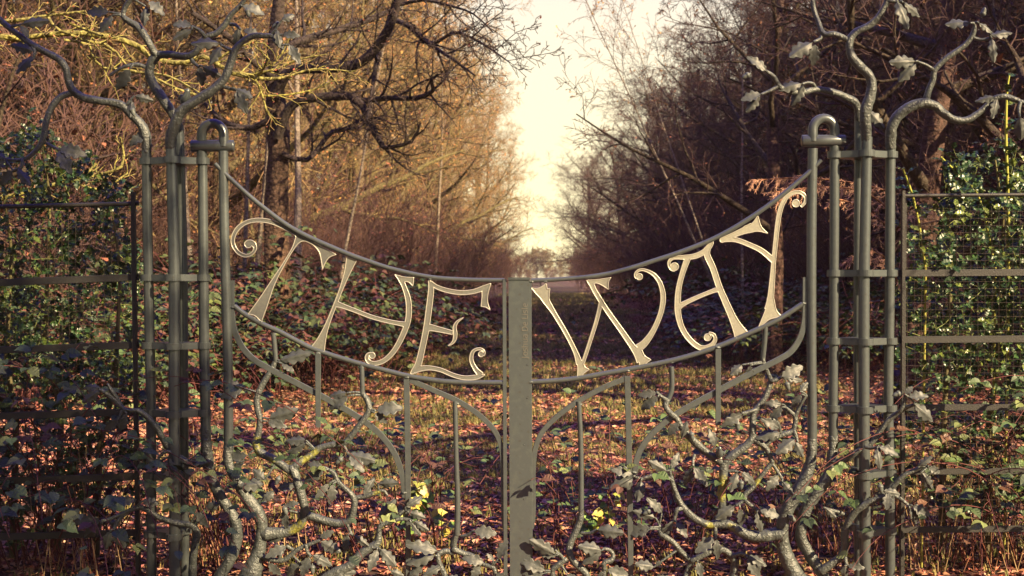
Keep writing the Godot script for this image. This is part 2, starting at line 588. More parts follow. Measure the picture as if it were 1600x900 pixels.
	# trees beside and behind the viewer that shade the hedges
	# trees round the near side of the gate, which shade the hedges and the wood
	for p in [[-6.0, 15.0], [-11.0, 9.0], [-15.0, 2.0], [-9.0, 19.0], [-3.0, 21.0], [-17.0, 12.0], [-21.0, 5.0], [3.2, 11.5], [5.0, 16.5], [1.5, 24.0], [10.5, 1.0], [9.6, -3.5], [13.0, -3.0], [20.0, 1.0], [16.0, -9.0], [21.0, -6.0], [-12.0, -2.0], [-17.0, -7.0], [-10.5, -7.0], [27.0, 5.0], [26.0, -6.0]]:
		if p[0] > 0.0 and in_glade(Vector3(p[0], 0, p[1])): continue
		stand(dk[rng.randi() % 3], "bare_tree", Vector3(p[0], 0, p[1]), rnd(0, TAU), rnd(1.0, 1.2), "bare tree on the near side of the gate", "tree", "trees on the near side of the gate")
	for p in [[9.6, -3.2, 1.4, "tall bare tree right of the gate whose shade falls on the far left wood"]] :
		stand(dk[rng.randi() % 3], "bare_tree", Vector3(p[0], 0, p[1]), rnd(0, TAU), p[2], p[3], "tree", "tall trees right of the gate", 0.85)
	# a narrow ivy-clad tree near the viewer, whose shade falls on the left hedge and the left oak top
	var iv := thing("ivy_tree", "narrow ivy-clad tree on the near side of the gate", "tree", Vector3(7.1, 0, 8.3))
	var it := MB.new()
	var ip := PackedVector3Array()
	var ir := PackedFloat32Array()
	for k in 13:
		ip.append(Vector3(sin(k * 0.8) * 0.12, k * 0.95, cos(k * 1.1) * 0.12))
		ir.append(0.2 - k * 0.013)
	it.tube(ip, ir, 10, dark.bark, dark.bark)
	put("trunk", it.mesh(), M.bark, iv)
	var lv := leaf_mesh("ivy")
	var il := []
	var ic := PackedColorArray()
	var gaps := FastNoiseLite.new()
	gaps.seed = 12
	gaps.frequency = 0.9
	for k in 7500:
		var y := rnd(5.9, 10.4)
		var a := rnd(0, TAU)
		var q := Vector3(cos(a), 0, sin(a)) * sqrt(rng.randf()) * 0.85 + Vector3(0, y, 0)
		if gaps.get_noise_3d(q.x, q.y, q.z) < 0.0: continue
		il.append(Transform3D(leaf_basis(rvec(), rvec() + Vector3(cos(a), 0.4, sin(a)), rnd(0.09, 0.16)), q))
		ic.append(Color(0.03, 0.06, 0.02) * rnd(0.7, 1.3))
	scatter("foliage", lv, M.green, il, ic, iv)
	tag(iv, "", "", "ivy-clad trees beside the ride")
	for d in [[9.0, 3.7, 0.9, 0.85, "ivy-clad tree right of the gate, nearest to the fence"], [9.4, -11.0, 1.1, 0.85, "ivy-clad tree right of the gate, second from the fence"], [12.0, -20.5, 2.0, 0.9, "ivy-clad tree standing far back in the wood on the right"], [11.0, -35.0, 2.4, 0.9, "ivy-clad tree farthest back in the wood on the right"], [-3.0, 11.5, 2.6, 1.0, "broad ivy-clad tree on the near side of the gate, left of two others"], [0.6, 13.0, 2.7, 1.05, "broad ivy-clad tree on the near side facing the middle of the gate"], [-7.0, 9.5, 2.6, 0.95, "broad ivy-clad tree on the near side, nearest to the left fence"], [4.0, 14.5, 2.4, 1.0, "broad ivy-clad tree on the near side, right of two others"], [-5.0, 16.0, 3.0, 1.1, "largest ivy-clad tree on the near side, behind the others"]]:
		var c := iv.duplicate()
		c.name = numbered("ivy_tree")
		c.position = Vector3(d[0], 0, d[1])
		c.rotation.y = d[1]
		c.scale = Vector3(d[2], d[3], d[2])
		add_child(c)
		tag(c, d[4], "tree", "ivy-clad trees beside the ride")
	# far end of the ride
	var far := {"seg": [6, 5, 4, 3], "kids": [14, 7, 6], "len": [0.5, 0.5, 0.5], "ang": [1.0, 0.8, 0.8], "wig": [0.1, 0.25, 0.3, 0.3], "up": [0.1, 0.08, 0.05, 0.0], "from": [0.08, 0.1, 0.1], "rmin": 0.03}
	var fa := []
	grow(fa, Vector3.ZERO, Vector3.UP, 6.0, 0.15, 0, far)
	var fk := gold.duplicate()
	fk.leafy = 0.9
	fk.leaves = 3
	fk.leaf_size = 0.3
	fk.leaf = Color(0.22, 0.18, 0.09)
	fk.leaf2 = Color(0.16, 0.13, 0.08)
	var fp := tree_proto("hedgerow_tree", tree_parts(fa, fk), M.twig_gold)
	for k in 19:
		stand(fp, "hedgerow_tree", A(-24.0 + k * 2.6 + rnd(-1, 1), 300.0 + rnd(-25, 25)), rnd(0, TAU), rnd(0.55, 1.15), "hazy low tree in the hedgerow closing the far end of the ride", "tree", "hedgerow trees at the far end of the ride")
	# field gate at the far end
	var fg := thing("field_gate", "small dark wooden field gate closing the far end of the ride", "gate", A(-1.0, 165.0))
	var wood := Color(0.09, 0.07, 0.06)
	for k in 3:
		var mb := MB.new()
		mb.box(Vector3(-0.09, 0, -0.09), Vector3(0.09, 1.25 if k < 2 else 1.0, 0.09), wood)
		put("post", mb.mesh(), M.bark, fg, Transform3D(Basis(), Vector3([0.0, 1.15, -2.6][k], 0, 0)))
	for k in 4:
		var mb := MB.new()
		mb.box(Vector3(-2.5, -0.045, -0.03), Vector3(1.1, 0.045, 0.03), wood)
		put("rail", mb.mesh(), M.bark, fg, Transform3D(Basis(), Vector3(0, 0.3 + k * 0.28, 0.12)))
	for p in g + dk + [fp]:
		p.queue_free()
	special_trees(dark, gold, base)

# boughs given as knots (x, y, width) in the photograph at a depth, so that their outline follows the real ones
func limb(knots: Array, z0: float, z1: float, lev: int, origin: Vector3) -> Bough:
	var b := Bough.new()
	b.l = lev
	var pts := smooth(knots, 14.0)
	for k in pts.size():
		var z: float = lerpf(z0, z1, float(k) / (pts.size() - 1)) + rnd(-0.03, 0.03)
		b.p.append(G(pts[k].x, pts[k].y, z) - origin)
		b.r.append(maxf(pts[k].z * 0.5 * sc(z), 0.004))
	return b

func special_trees(dark: Dictionary, gold: Dictionary, base: Dictionary) -> void:
	# the spreading oak that reaches over the ride from the left
	var z := -11.5
	var root := G(432, 470, z)
	root.y = 0
	var all := []
	var t := Bough.new()
	for k in 8:
		var y: float = [560, 440, 360, 290, 220, 160, 100, -40][k]
		t.p.append(G([434, 433, 431, 434, 436, 430, 428, 440][k], y, z) - root)
		t.r.append([0.24, 0.18, 0.165, 0.155, 0.15, 0.14, 0.12, 0.06][k])
	t.p[0].y = 0.0
	all.append(t)
	var lo := [
		[[430, 150, 20, 452, 112, 18, 517, 106, 18, 553, 102, 17, 577, 87, 16, 597, 62, 15, 612, 33, 14, 625, -10, 12], 1.0],
		[[429, 110, 16, 445, 80, 14, 477, 62, 13, 537, 44, 11, 583, 28, 9, 620, 12, 6], -0.8],
		[[433, 215, 16, 455, 165, 15, 500, 152, 15, 550, 151, 14, 567, 166, 13, 580, 196, 11, 597, 227, 9, 601, 231, 7, 643, 221, 6, 657, 192, 4], 1.4],
		[[567, 158, 10, 610, 153, 8, 650, 154, 8, 677, 141, 7, 674, 124, 6, 684, 117, 5], 1.6],
		[[593, 80, 8, 586, 110, 7, 580, 150, 6, 573, 190, 3], 1.2],
		[[614, 30, 9, 643, 43, 8, 670, 68, 7, 710, 94, 5, 742, 118, 3], 1.8],
		[[628, 34, 7, 677, 68, 6, 707, 50, 5, 750, 66, 4, 797, 98, 2], 2.0],
		[[622, 8, 7, 660, 0, 6, 700, 8, 5, 740, 22, 3, 770, 50, 2], 1.5],
		[[440, 240, 9, 480, 250, 8, 520, 205, 7, 560, 200, 4, 590, 170, 3], -0.5],
		[[428, 120, 14, 400, 100, 12, 360, 60, 10, 300, 20, 8], 0.8],
		[[430, 180, 12, 395, 200, 10, 350, 190, 8, 310, 150, 6], -0.6],
	]
	var P := base.duplicate(true)
	P.kids = [10, 15, 6, 4]
	P.len = [0.4, 0.24, 0.42, 0.5]
	P.rmin = 0.0045
	for l in lo:
		var b := limb(K(l[0]), z + 0.2, z + l[1], 1, root)
		all.append(b)
		var len_ := 0.0
		for k in b.p.size() - 1: len_ += b.p[k].distance_to(b.p[k + 1])
		P.kids[1] = int(4 + len_ * 3.2)
		P.len[1] = 0.85 / maxf(len_, 0.6)
		offshoots(all, b, len_, 1, P)
	var ok := dark.duplicate()
	ok.bark = Color(0.16, 0.09, 0.055)
	ok.bark2 = Color(0.07, 0.05, 0.045)
	ok.limb = Color(0.06, 0.045, 0.045)
	ok.twig = Color(0.07, 0.05, 0.045)
	ok.twig2 = Color(0.10, 0.07, 0.05)
	ok.leafy = 0.05
	var parts := tree_parts(all, ok)
	var o := tree_proto(numbered("oak_tree"), parts, M.twig_dark)
	o.position = root
	add_child(o)
	tag(o, "dark spreading oak whose crooked limbs reach over the ride from the left", "tree")
	# slim pale birches
	var birches := [[378, 470, 384, 210, 7.0, -15.0, "slim white birch trunk just inside the left gate post, left of a second one"], [396, 470, 408, 190, 8.0, -15.5, "slim white birch trunk, the thicker of two behind the curl of the T"], [532, 440, 566, 210, 5.0, -17.0, "slender birch leaning right behind the crossing twigs above the H"], [680, 420, 686, 330, 6.0, -36.0, "short white birch trunk shining against purple scrub above the E"], [1068, 330, 984, 130, 4.0, -22.0, "thin pale birch leaning left high over the W"], [1085, 310, 1040, 160, 3.5, -24.0, "thin pale birch leaning left behind the first leaning one"], [1163, 420, 1160, 230, 4.0, -18.0, "straight thin birch stem in the dark wood above the A"], [470, 455, 470, 320, 13.0, -16.0, "sunlit pale trunk right of the oak behind the T"], [306, 470, 300, 300, 9.0, -17.0, "broken sunlit birch stem between the left pillar and gate post"]]
	var BP := {"seg": [8, 5, 3, 3], "kids": [11, 6, 5], "len": [0.22, 0.45, 0.5], "ang": [0.8, 0.7, 0.7], "wig": [0.04, 0.2, 0.25, 0.3], "up": [0.0, 0.05, -0.1, -0.1], "from": [0.55, 0.15, 0.1], "rmin": 0.004}
	for d in birches:
		var a := G(d[0], d[1], d[5])
		var b := G(d[2], d[3], d[5] + rnd(-0.5, 0.5))
		var dir := (b - a).normalized()
		a -= dir * (a.y / dir.y)
		var list := []
		grow(list, Vector3.ZERO, dir, 9.0, d[4] * 0.5 * sc(d[5]) * 1.15, 0, BP)
		var look_ := {"bark": Color(0.40, 0.33, 0.26), "bark2": Color(0.32, 0.26, 0.21), "limb": Color(0.16, 0.1, 0.08), "twig": Color(0.16, 0.08, 0.07), "twig2": Color(0.2, 0.12, 0.07), "leaf": Color(0.5, 0.3, 0.1), "leaf2": Color(0.4, 0.2, 0.08), "leafy": 0.15}
		var br := tree_proto(numbered("birch_tree"), tree_parts(list, look_), M.twig_dark)
		br.position = a
		add_child(br)
		tag(br, d[6], "tree", "slim birches among the dark trees")
	# thick dark trunks at the right edge
	var P2 := base.duplicate(true)
	P2.kids = [13, 7, 6, 5]
	for d in [[1425, 300, 46.0, -9.0, "broad dark red trunk behind the right pillar's branches", 10.0], [1588, 300, 42.0, -7.5, "straight dark trunk at the right edge of the picture", 9.0], [1210, 330, 26.0, -14.0, "dark crooked trunk among twigs left of the right pillar", 9.0]]:
		var a := G(d[0], d[1], d[3])
		a.y = 0
		var list := []
		grow(list, Vector3.ZERO, Vector3(rnd(-0.06, 0.06), 1, 0), d[5], d[2] * 0.5 * sc(d[3]), 0, P2)
		var lk := dark.duplicate()
		lk.bark = Color(0.13, 0.065, 0.05)
		var br := tree_proto(numbered("old_tree"), tree_parts(list, lk), M.twig_dark)
		br.position = a
		add_child(br)
		tag(br, d[4], "tree")

# ================= ironwork =================
const IRON := Color(0.110, 0.131, 0.138)
const RAIL := Color(0.035, 0.032, 0.034)
const CAST := Color(0.090, 0.104, 0.104)
const GILT := Color(0.52, 0.51, 0.45)
const LICHEN := Color(0.30, 0.30, 0.05)
const LICHENS := [[403, 690, 9], [399, 704, 7], [424, 722, 9], [478, 716, 9], [492, 706, 8], [464, 828, 10], [474, 818, 7], [590, 770, 6], [1130, 752, 9], [1131, 772, 9], [1185, 752, 8], [1108, 822, 8], [1140, 826, 7], [1034, 812, 5]]
var leaves := []

func bar(parent: Node3D, called: String, knots: Array, z: float, deep: float, mat_: Material = null, bevel := 0.0016, col := IRON) -> MeshInstance3D:   # a forged flat bar bent in the plane of the gate
	var pts := smooth(knots, 5.0)
	var mb := MB.new()
	var k := sc(z)
	var cnt := pts.size()
	var hd := deep * 0.5
	var rings := []
	for q in cnt:
		var p := G(pts[q].x, pts[q].y, z)
		var a := G(pts[maxi(q - 1, 0)].x, pts[maxi(q - 1, 0)].y, z)
		var b := G(pts[mini(q + 1, cnt - 1)].x, pts[mini(q + 1, cnt - 1)].y, z)
		var t := (b - a).normalized()
		var s := Vector3(-t.y, t.x, 0)
		var hw: float = pts[q].z * 0.5 * k
		var w := Vector3(0, 0, 1)
		rings.append([p + s * hw + w * (hd - bevel), p + s * (hw - bevel) + w * hd, p - s * (hw - bevel) + w * hd, p - s * hw + w * (hd - bevel), p - s * hw - w * (hd - bevel), p - s * (hw - bevel) - w * hd, p + s * (hw - bevel) - w * hd, p + s * hw - w * (hd - bevel)])
	for q in cnt - 1:
		for e in 8:
			var f := (e + 1) % 8
			mb.quad(rings[q][e], rings[q + 1][e], rings[q + 1][f], rings[q][f], col)
	for e in range(1, 7):
		mb.tri(rings[0][0], rings[0][e], rings[0][e + 1], col)
		mb.tri(rings[cnt - 1][0], rings[cnt - 1][e + 1], rings[cnt - 1][e], col)
	return put_world(called, mb, mat_ if mat_ else M.iron, parent)

func rod(parent: Node3D, called: String, knots: Array, z0: float, z1: float, sides := 20, mat_: Material = null, col := IRON) -> MeshInstance3D:
	var pts := smooth(knots, 6.0)
	var p := PackedVector3Array()
	var r := PackedFloat32Array()
	for k in pts.size():
		var z := lerpf(z0, z1, float(k) / (pts.size() - 1))
		p.append(G(pts[k].x, pts[k].y, z))
		r.append(pts[k].z * 0.5 * sc(z))
	var mb := MB.new()
	mb.tube(p, r, sides, col, col, true)
	keep_spots(parent, p)
	return put_world(called, mb, mat_ if mat_ else M.iron, parent)

func keep_spots(parent: Node3D, p: PackedVector3Array) -> void:
	if not iron_spots.has(parent): iron_spots[parent] = PackedVector3Array()
	var s: PackedVector3Array = iron_spots[parent]
	s.append_array(p)
	iron_spots[parent] = s

func branch(parent: Node3D, knots: Array, z0: float, z1: float, called := "branch") -> MeshInstance3D:   # a bark-textured branch
	var pts := smooth(knots, 1.8)
	var p := PackedVector3Array()
	var r := PackedFloat32Array()
	var cnt := pts.size()
	var bow := rnd(-0.012, 0.02)
	for k in cnt:
		var t := float(k) / (cnt - 1)
		var z := lerpf(z0, z1, t) + bow * sin(t * PI * 2.0) * minf(1.0, cnt / 60.0)
		p.append(G(pts[k].x, pts[k].y, z))
		r.append(pts[k].z * 0.5 * sc(z) * rnd(0.97, 1.03))
	keep_spots(parent, p)
	for e in 2:                                     # rounded ends
		if e == 0:
			var d := (p[0] - p[1]).normalized()
			p.insert(0, p[0] + d * r[0] * 0.5)
			r.insert(0, r[0] * 0.55)
		else:
			var d := (p[-1] - p[-2]).normalized()
			p.append(p[-1] + d * r[-1] * 0.5)
			r.append(r[-1] * 0.5)
	var mb := MB.new()
	var sides := 16
	mb.tube(p, r, sides, CAST, CAST, true)
	var f := FastNoiseLite.new()
	f.seed = rng.randi() % 1000
	f.frequency = 1.0
	f.fractal_octaves = 2
	for k in p.size() * sides:
		var ring := k / sides
		var a := TAU * (k % sides) / sides
		var h := f.get_noise_3d(cos(a) * 2.6, sin(a) * 2.6, ring * 0.085) * 0.16 + f.get_noise_3d(cos(a) * 1.0 + 9.0, sin(a), ring * 0.03) * 0.12
		mb.v[k] += mb.n[k] * h * r[ring]
		var q := pts[clampi(ring - 1, 0, cnt - 1)] as Vector3
		var col := CAST * (0.92 + 0.25 * f.get_noise_3d(cos(a) * 4.0, sin(a) * 4.0, ring * 0.2))
		for l in LICHENS:
			var m: float = 1.0 - Vector2(q.x - l[0], q.y - l[1]).length() / l[2] + f.get_noise_3d(cos(a) * 3.0, sin(a) * 3.0 + 20.0, ring * 0.3) * 0.9 - maxf(mb.n[k].y, 0.0) * 0.5 + 0.15
			col = col.lerp(LICHEN, clampf(m * 1.3 - 0.1, 0.0, 0.8))
		mb.c[k] = col
	mb.fix_normals(0)
	return put_world(called, mb, M.cast, parent)

func make_leaves() -> void:
	for variant in 6:
		var mb := MB.new()
		var nx := 30
		var ny := 8
		var droop := rnd(0.12, 0.42)
		var wave := rnd(0.01, 0.035)
		var ph := rnd(0, TAU)
		for side in 2:
			var off := 0.011 * (1 - side * 2)
			for a in nx + 1:
				var t := float(a) / nx
				var w := 0.27 * pow(sin(PI * pow(clampf((t - 0.06) / 0.94, 0.0, 1.0), 0.85)), 0.75) * (1.0 - 0.36 * pow(0.5 + 0.5 * cos(TAU * 3.6 * t + 0.6), 1.5)) + 0.016
				for b in ny + 1:
					var u := 2.0 * b / ny - 1.0
					var y := u * w
					var z := -droop * t * t + droop * 0.35 * t + 0.22 * absf(y) * (1.0 if variant % 2 else -1.3) + wave * sin(t * 9.0 + ph + u * 1.5) * absf(u)
					z += 0.022 * exp(-pow(y / 0.022, 2.0)) - 0.010 * pow(absf(sin((t * 3.7 - absf(u) * 0.42) * PI)), 6.0) * (1.0 - exp(-pow(y / 0.05, 2.0)))
					mb.v.append(Vector3(t + 0.02 * sin(u * 3.0) * sin(PI * t), y, z + off))
					mb.n.append(Vector3.FORWARD)
					mb.c.append(CAST * 0.72 * (1.0 - 0.15 * rng.randf()))
		var row := ny + 1
		var back := (nx + 1) * row
		for a in nx:
			for b in ny:
				var q := a * row + b
				for k in [q, q + 1, q + row, q + 1, q + row + 1, q + row]: mb.i.append(k)
				q += back
				for k in [q, q + row, q + 1, q + 1, q + row, q + row + 1]: mb.i.append(k)
			for b in [0, ny]:
				var q: int = a * row + b
				for k in ([q, q + row, q + back, q + row, q + row + back, q + back] if b == 0 else [q, q + back, q + row, q + row, q + back, q + row + back]): mb.i.append(k)
		mb.fix_normals(0)
		leaves.append(mb.mesh())

func leaf_at(parent: Node3D, x0: float, y0: float, x1: float, y1: float) -> void:
	var best := 1e9
	var near := Vector3()
	var flat := G(x0, y0, 0.0)
	for q in iron_spots.get(parent, PackedVector3Array()):
		var d := Vector2(q.x - flat.x, q.y - flat.y).length()
		if d < best:
			best = d
			near = q
	var zb := near.z + 0.012
	var base := G(x0, y0, zb)
	if best > 0.012 and best < 0.16:                # a stalk from the branch to the leaf
		var mid := (near + base) * 0.5 + Vector3(0, rnd(0.0, 0.012), 0.008)
		var mb := MB.new()
		var p := PackedVector3Array()
		var r := PackedFloat32Array()
		for k in 7:
			var t := k / 6.0
			p.append(near.lerp(mid, t).lerp(mid.lerp(base, t), t))
			r.append(lerpf(0.0065, 0.0048, t))
		mb.tube(p, r, 8, CAST, CAST, true)
		put_world("stalk", mb, M.cast, parent)
	var flat_len := Vector2(x1 - x0, y1 - y0).length() * S
	var tip := G(x1, y1, zb + rnd(-0.15, 0.45) * flat_len)
	var x := tip - base
	var n := Vector3(rnd(-0.25, 0.45), rnd(0.0, 0.7), 1.0)
	n = (n - x * (n.dot(x) / x.length_squared())).normalized()
	var y := n.cross(x.normalized())
	var l := x.length() * 1.08
	var wide := l * rnd(0.82, 1.1) * (1.15 if flat_len < 0.08 else 1.0)
	put("leaf", leaves[rng.randi() % leaves.size()], M.leaf_iron, parent, Transform3D(Basis(x.normalized() * l, y * wide, n * l), base - parent.position))

func leaf_list(parent: Node3D, flat: Array) -> void:
	for k in range(0, flat.size(), 4):
		leaf_at(parent, flat[k], flat[k + 1], flat[k + 2], flat[k + 3])

func acorn(parent: Node3D, px: float, py: float, z: float, ang: float) -> void:
	var mb := MB.new()
	var d := Vector3(cos(ang), -sin(ang), 0.15).normalized()
	var at := G(px, py, z)
	var p := PackedVector3Array()
	var r := PackedFloat32Array()
	for k in [[-0.012, 0.003], [-0.004, 0.0045], [0.0, 0.013], [0.008, 0.0155], [0.014, 0.0150], [0.0142, 0.0125], [0.026, 0.0120], [0.036, 0.008], [0.042, 0.002]]:
		p.append(at + d * k[0])
		r.append(k[1])
	mb.tube(p, r, 12, CAST, CAST, true)
	mb.fix_normals(0)
	put_world("acorn", mb, M.leaf_iron, parent)

func wren(parent: Node3D, px: float, py: float, z: float, size: float, turn: float) -> void:   # a small round iron bird perched on a branch
	var t := Transform3D(Basis(Vector3.UP, turn).scaled(Vector3.ONE * size), G(px, py, z))
	var mb := MB.new()
	var p := PackedVector3Array()
	var r := PackedFloat32Array()
	for k in [[-0.030, 0.012, -0.012, 0.004], [-0.024, 0.016, -0.006, 0.013], [-0.012, 0.022, 0.0, 0.021], [0.002, 0.032, 0.004, 0.0245], [0.014, 0.046, 0.007, 0.0215], [0.02, 0.058, 0.010, 0.0155], [0.024, 0.066, 0.013, 0.0145], [0.027, 0.074, 0.016, 0.013], [0.029, 0.081, 0.018, 0.008], [0.03, 0.084, 0.019, 0.002]]:
		p.append(t * Vector3(k[0] * 0.5, k[1], k[0] * 0.8 + 0.006))
		r.append(k[3] * size)
	mb.tube(p, r, 14, IRON * 1.1, IRON * 1.1, true)
	mb.fix_normals(0)
	var o := put_world("bird", mb, M.iron, parent)
	var extras := [["beak", [[0, 0.073, 0.040], [0, 0.071, 0.052], [0, 0.070, 0.060]], [0.0055, 0.003, 0.0006]], ["tail", [[0, 0.020, -0.026], [0, 0.030, -0.048], [0, 0.044, -0.066]], [0.009, 0.008, 0.005]]]
	for sx in [-1, 1]:
		extras.append(["wing", [[sx * 0.017, 0.052, 0.006], [sx * 0.025, 0.036, -0.006], [sx * 0.018, 0.024, -0.026]], [0.006, 0.012, 0.003]])
		extras.append(["foot", [[sx * 0.011, 0.012, 0.004], [sx * 0.012, 0.0, 0.008], [sx * 0.016, -0.010, 0.024]], [0.003, 0.0028, 0.002]])
		extras.append(["foot", [[sx * 0.012, 0.0, 0.008], [sx * 0.006, -0.010, 0.022]], [0.0028, 0.002]])
	for e in extras:
		var m := MB.new()
		var q := PackedVector3Array()
		var s := PackedFloat32Array()
		for k in e[1].size():
			q.append(t * Vector3(e[1][k][0], e[1][k][1], e[1][k][2]))
			s.append(e[2][k] * size)
		m.tube(q, s, 8, GILT if e[0] == "foot" else IRON * 1.1, GILT if e[0] == "foot" else IRON * 1.1, true)
		var c := put(e[0], m.mesh(), M.gilt if e[0] == "foot" else M.iron, o, Transform3D(Basis.IDENTITY, Vector3.ZERO))
		c.position = Vector3.ZERO
		if e[0] == "foot": c.set_meta("label", "bright brass foot of the little bird")

# ---------- letters ----------
func stroke_polys(knots: Array) -> Array:
	var pts := smooth(knots, 1.2)
	var l := PackedVector2Array()
	var r := PackedVector2Array()
	for k in pts.size():
		var a: Vector3 = pts[maxi(k - 1, 0)]
		var b: Vector3 = pts[mini(k + 1, pts.size() - 1)]
		var t := Vector2(b.x - a.x, b.y - a.y).normalized()
		var nn: Vector2 = Vector2(-t.y, t.x) * pts[k].z * 0.5
		l.append(Vector2(pts[k].x, pts[k].y) + nn)
		r.append(Vector2(pts[k].x, pts[k].y) - nn)
	var out := []
	var at := 0
	while at < pts.size() - 1:
		var to := mini(at + 9, pts.size() - 1)
		var poly := PackedVector2Array()
		for k in range(at, to + 1): poly.append(l[k])
		for k in range(to, at - 1, -1): poly.append(r[k])
		out.append(poly)
		at = to - (1 if to < pts.size() - 1 else 0)
	return out

func letter(parent: Node3D, which: String, ox: float, oy: float, scale_: float, strokes: Array, polys: Array, discs: Array, warm: float) -> void:
	var all := []
	for s in strokes:
		var kn := KZ(ox, oy, scale_, s)
		all.append_array(stroke_polys(kn))
	for p in polys:
		var poly := PackedVector2Array()
		var kn := []
		for k in range(0, p.size(), 2): kn.append(Vector3(ox + p[k] / scale_, oy + p[k + 1] / scale_, 1))
		for q in smooth(kn, 2.0, true): poly.append(Vector2(q.x, q.y))
		all.append(poly)
	for d in discs:
		var poly := PackedVector2Array()
		for k in 16: poly.append(Vector2(ox + d[0] / scale_, oy + d[1] / scale_) + Vector2(cos(TAU * k / 16), sin(TAU * k / 16)) * d[2] / scale_)
		all.append(poly)
	var outers := []
	var holes := []
	for q in all:
		if Geometry2D.is_polygon_clockwise(q): q.reverse()
		var grown: PackedVector2Array = q
		var keep := []
		for a in outers:
			var m := Geometry2D.merge_polygons(a, grown)
			var o2 := []
			for e in m:
				if Geometry2D.is_polygon_clockwise(e): holes.append(e)
				else: o2.append(e)
			if o2.size() == 1: grown = o2[0]
			else: keep.append(a)
		keep.append(grown)
		outers = keep
	var plate := MB.new()
	var edge := MB.new()
	var to := func(p: Vector2, z: float) -> Vector3: return G(p.x, p.y, z)
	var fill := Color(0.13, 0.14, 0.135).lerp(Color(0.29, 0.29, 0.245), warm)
	var loops := []
	for a in outers:
		var big := thin_out(a)
		loops.append(big)
		var cut := [big]
		for h in holes:
			if absf(area(h)) < 25.0: continue
			var mid := 0.0
			for q in h: mid += q.x / h.size()
			var next := []
			for c in cut:
				for side in 2:
					var x0 := mid if side else -5000.0
					var x1 := 5000.0 if side else mid
					for part in Geometry2D.intersect_polygons(c, PackedVector2Array([Vector2(x0, -5000), Vector2(x1, -5000), Vector2(x1, 5000), Vector2(x0, 5000)])):
						next.append_array(Geometry2D.clip_polygons(part, h))
			cut = next
		for c in cut:
			if c.size() > 2: plate.extrude(c, -0.0055, 0.0035, to, fill)
	for h in holes:
		if absf(area(h)) > 25.0: loops.append(thin_out(h))
	for lp in loops:
		for z in [0.0035, -0.0055]:
			var p := PackedVector3Array()
			var r := PackedFloat32Array()
			for k in lp.size() + 1:
				p.append(G(lp[k % lp.size()].x, lp[k % lp.size()].y, z))
				r.append(0.0027)
			edge.tube(p, r, 7, GILT, GILT)
	var o := put_world("letter", plate, M.plate, parent)
	o.set_meta("label", "letter %s cut from iron plate" % which)
	put("gilded_edge", edge.mesh(), M.gilt, o, Transform3D(Basis.IDENTITY, -parent.position - o.position))

func area(p: PackedVector2Array) -> float:
	var s := 0.0
	for k in p.size(): s += p[k].cross(p[(k + 1) % p.size()])
	return s * 0.5

func thin_out(p: PackedVector2Array) -> PackedVector2Array:
	var out := PackedVector2Array()
	for q in p:
		if out.is_empty() or out[-1].distance_to(q) > 0.5: out.append(q)
	if out.size() > 3 and out[0].distance_to(out[-1]) < 0.5: out.remove_at(out.size() - 1)
	return out

func weld(parent: Node3D, px: float, py: float, z: float, r: float) -> void:   # a lumpy bead of weld where two bars meet
	var mb := MB.new()
	var at := G(px, py, z)
	var p := PackedVector3Array()
	var rr := PackedFloat32Array()
	for k in 7:
		p.append(at + Vector3((k - 3) * r * 0.42, rnd(-0.12, 0.12) * r, 0))
		rr.append(maxf(r * 0.62 * sqrt(maxf(0.0, 1.0 - pow((k - 3) / 3.0, 2.0))), 0.0006) * rnd(0.8, 1.15))
	mb.tube(p, rr, 9, IRON * 0.9, IRON * 0.9, true)
	mb.fix_normals(0)
	put_world("weld", mb, M.cast, parent)

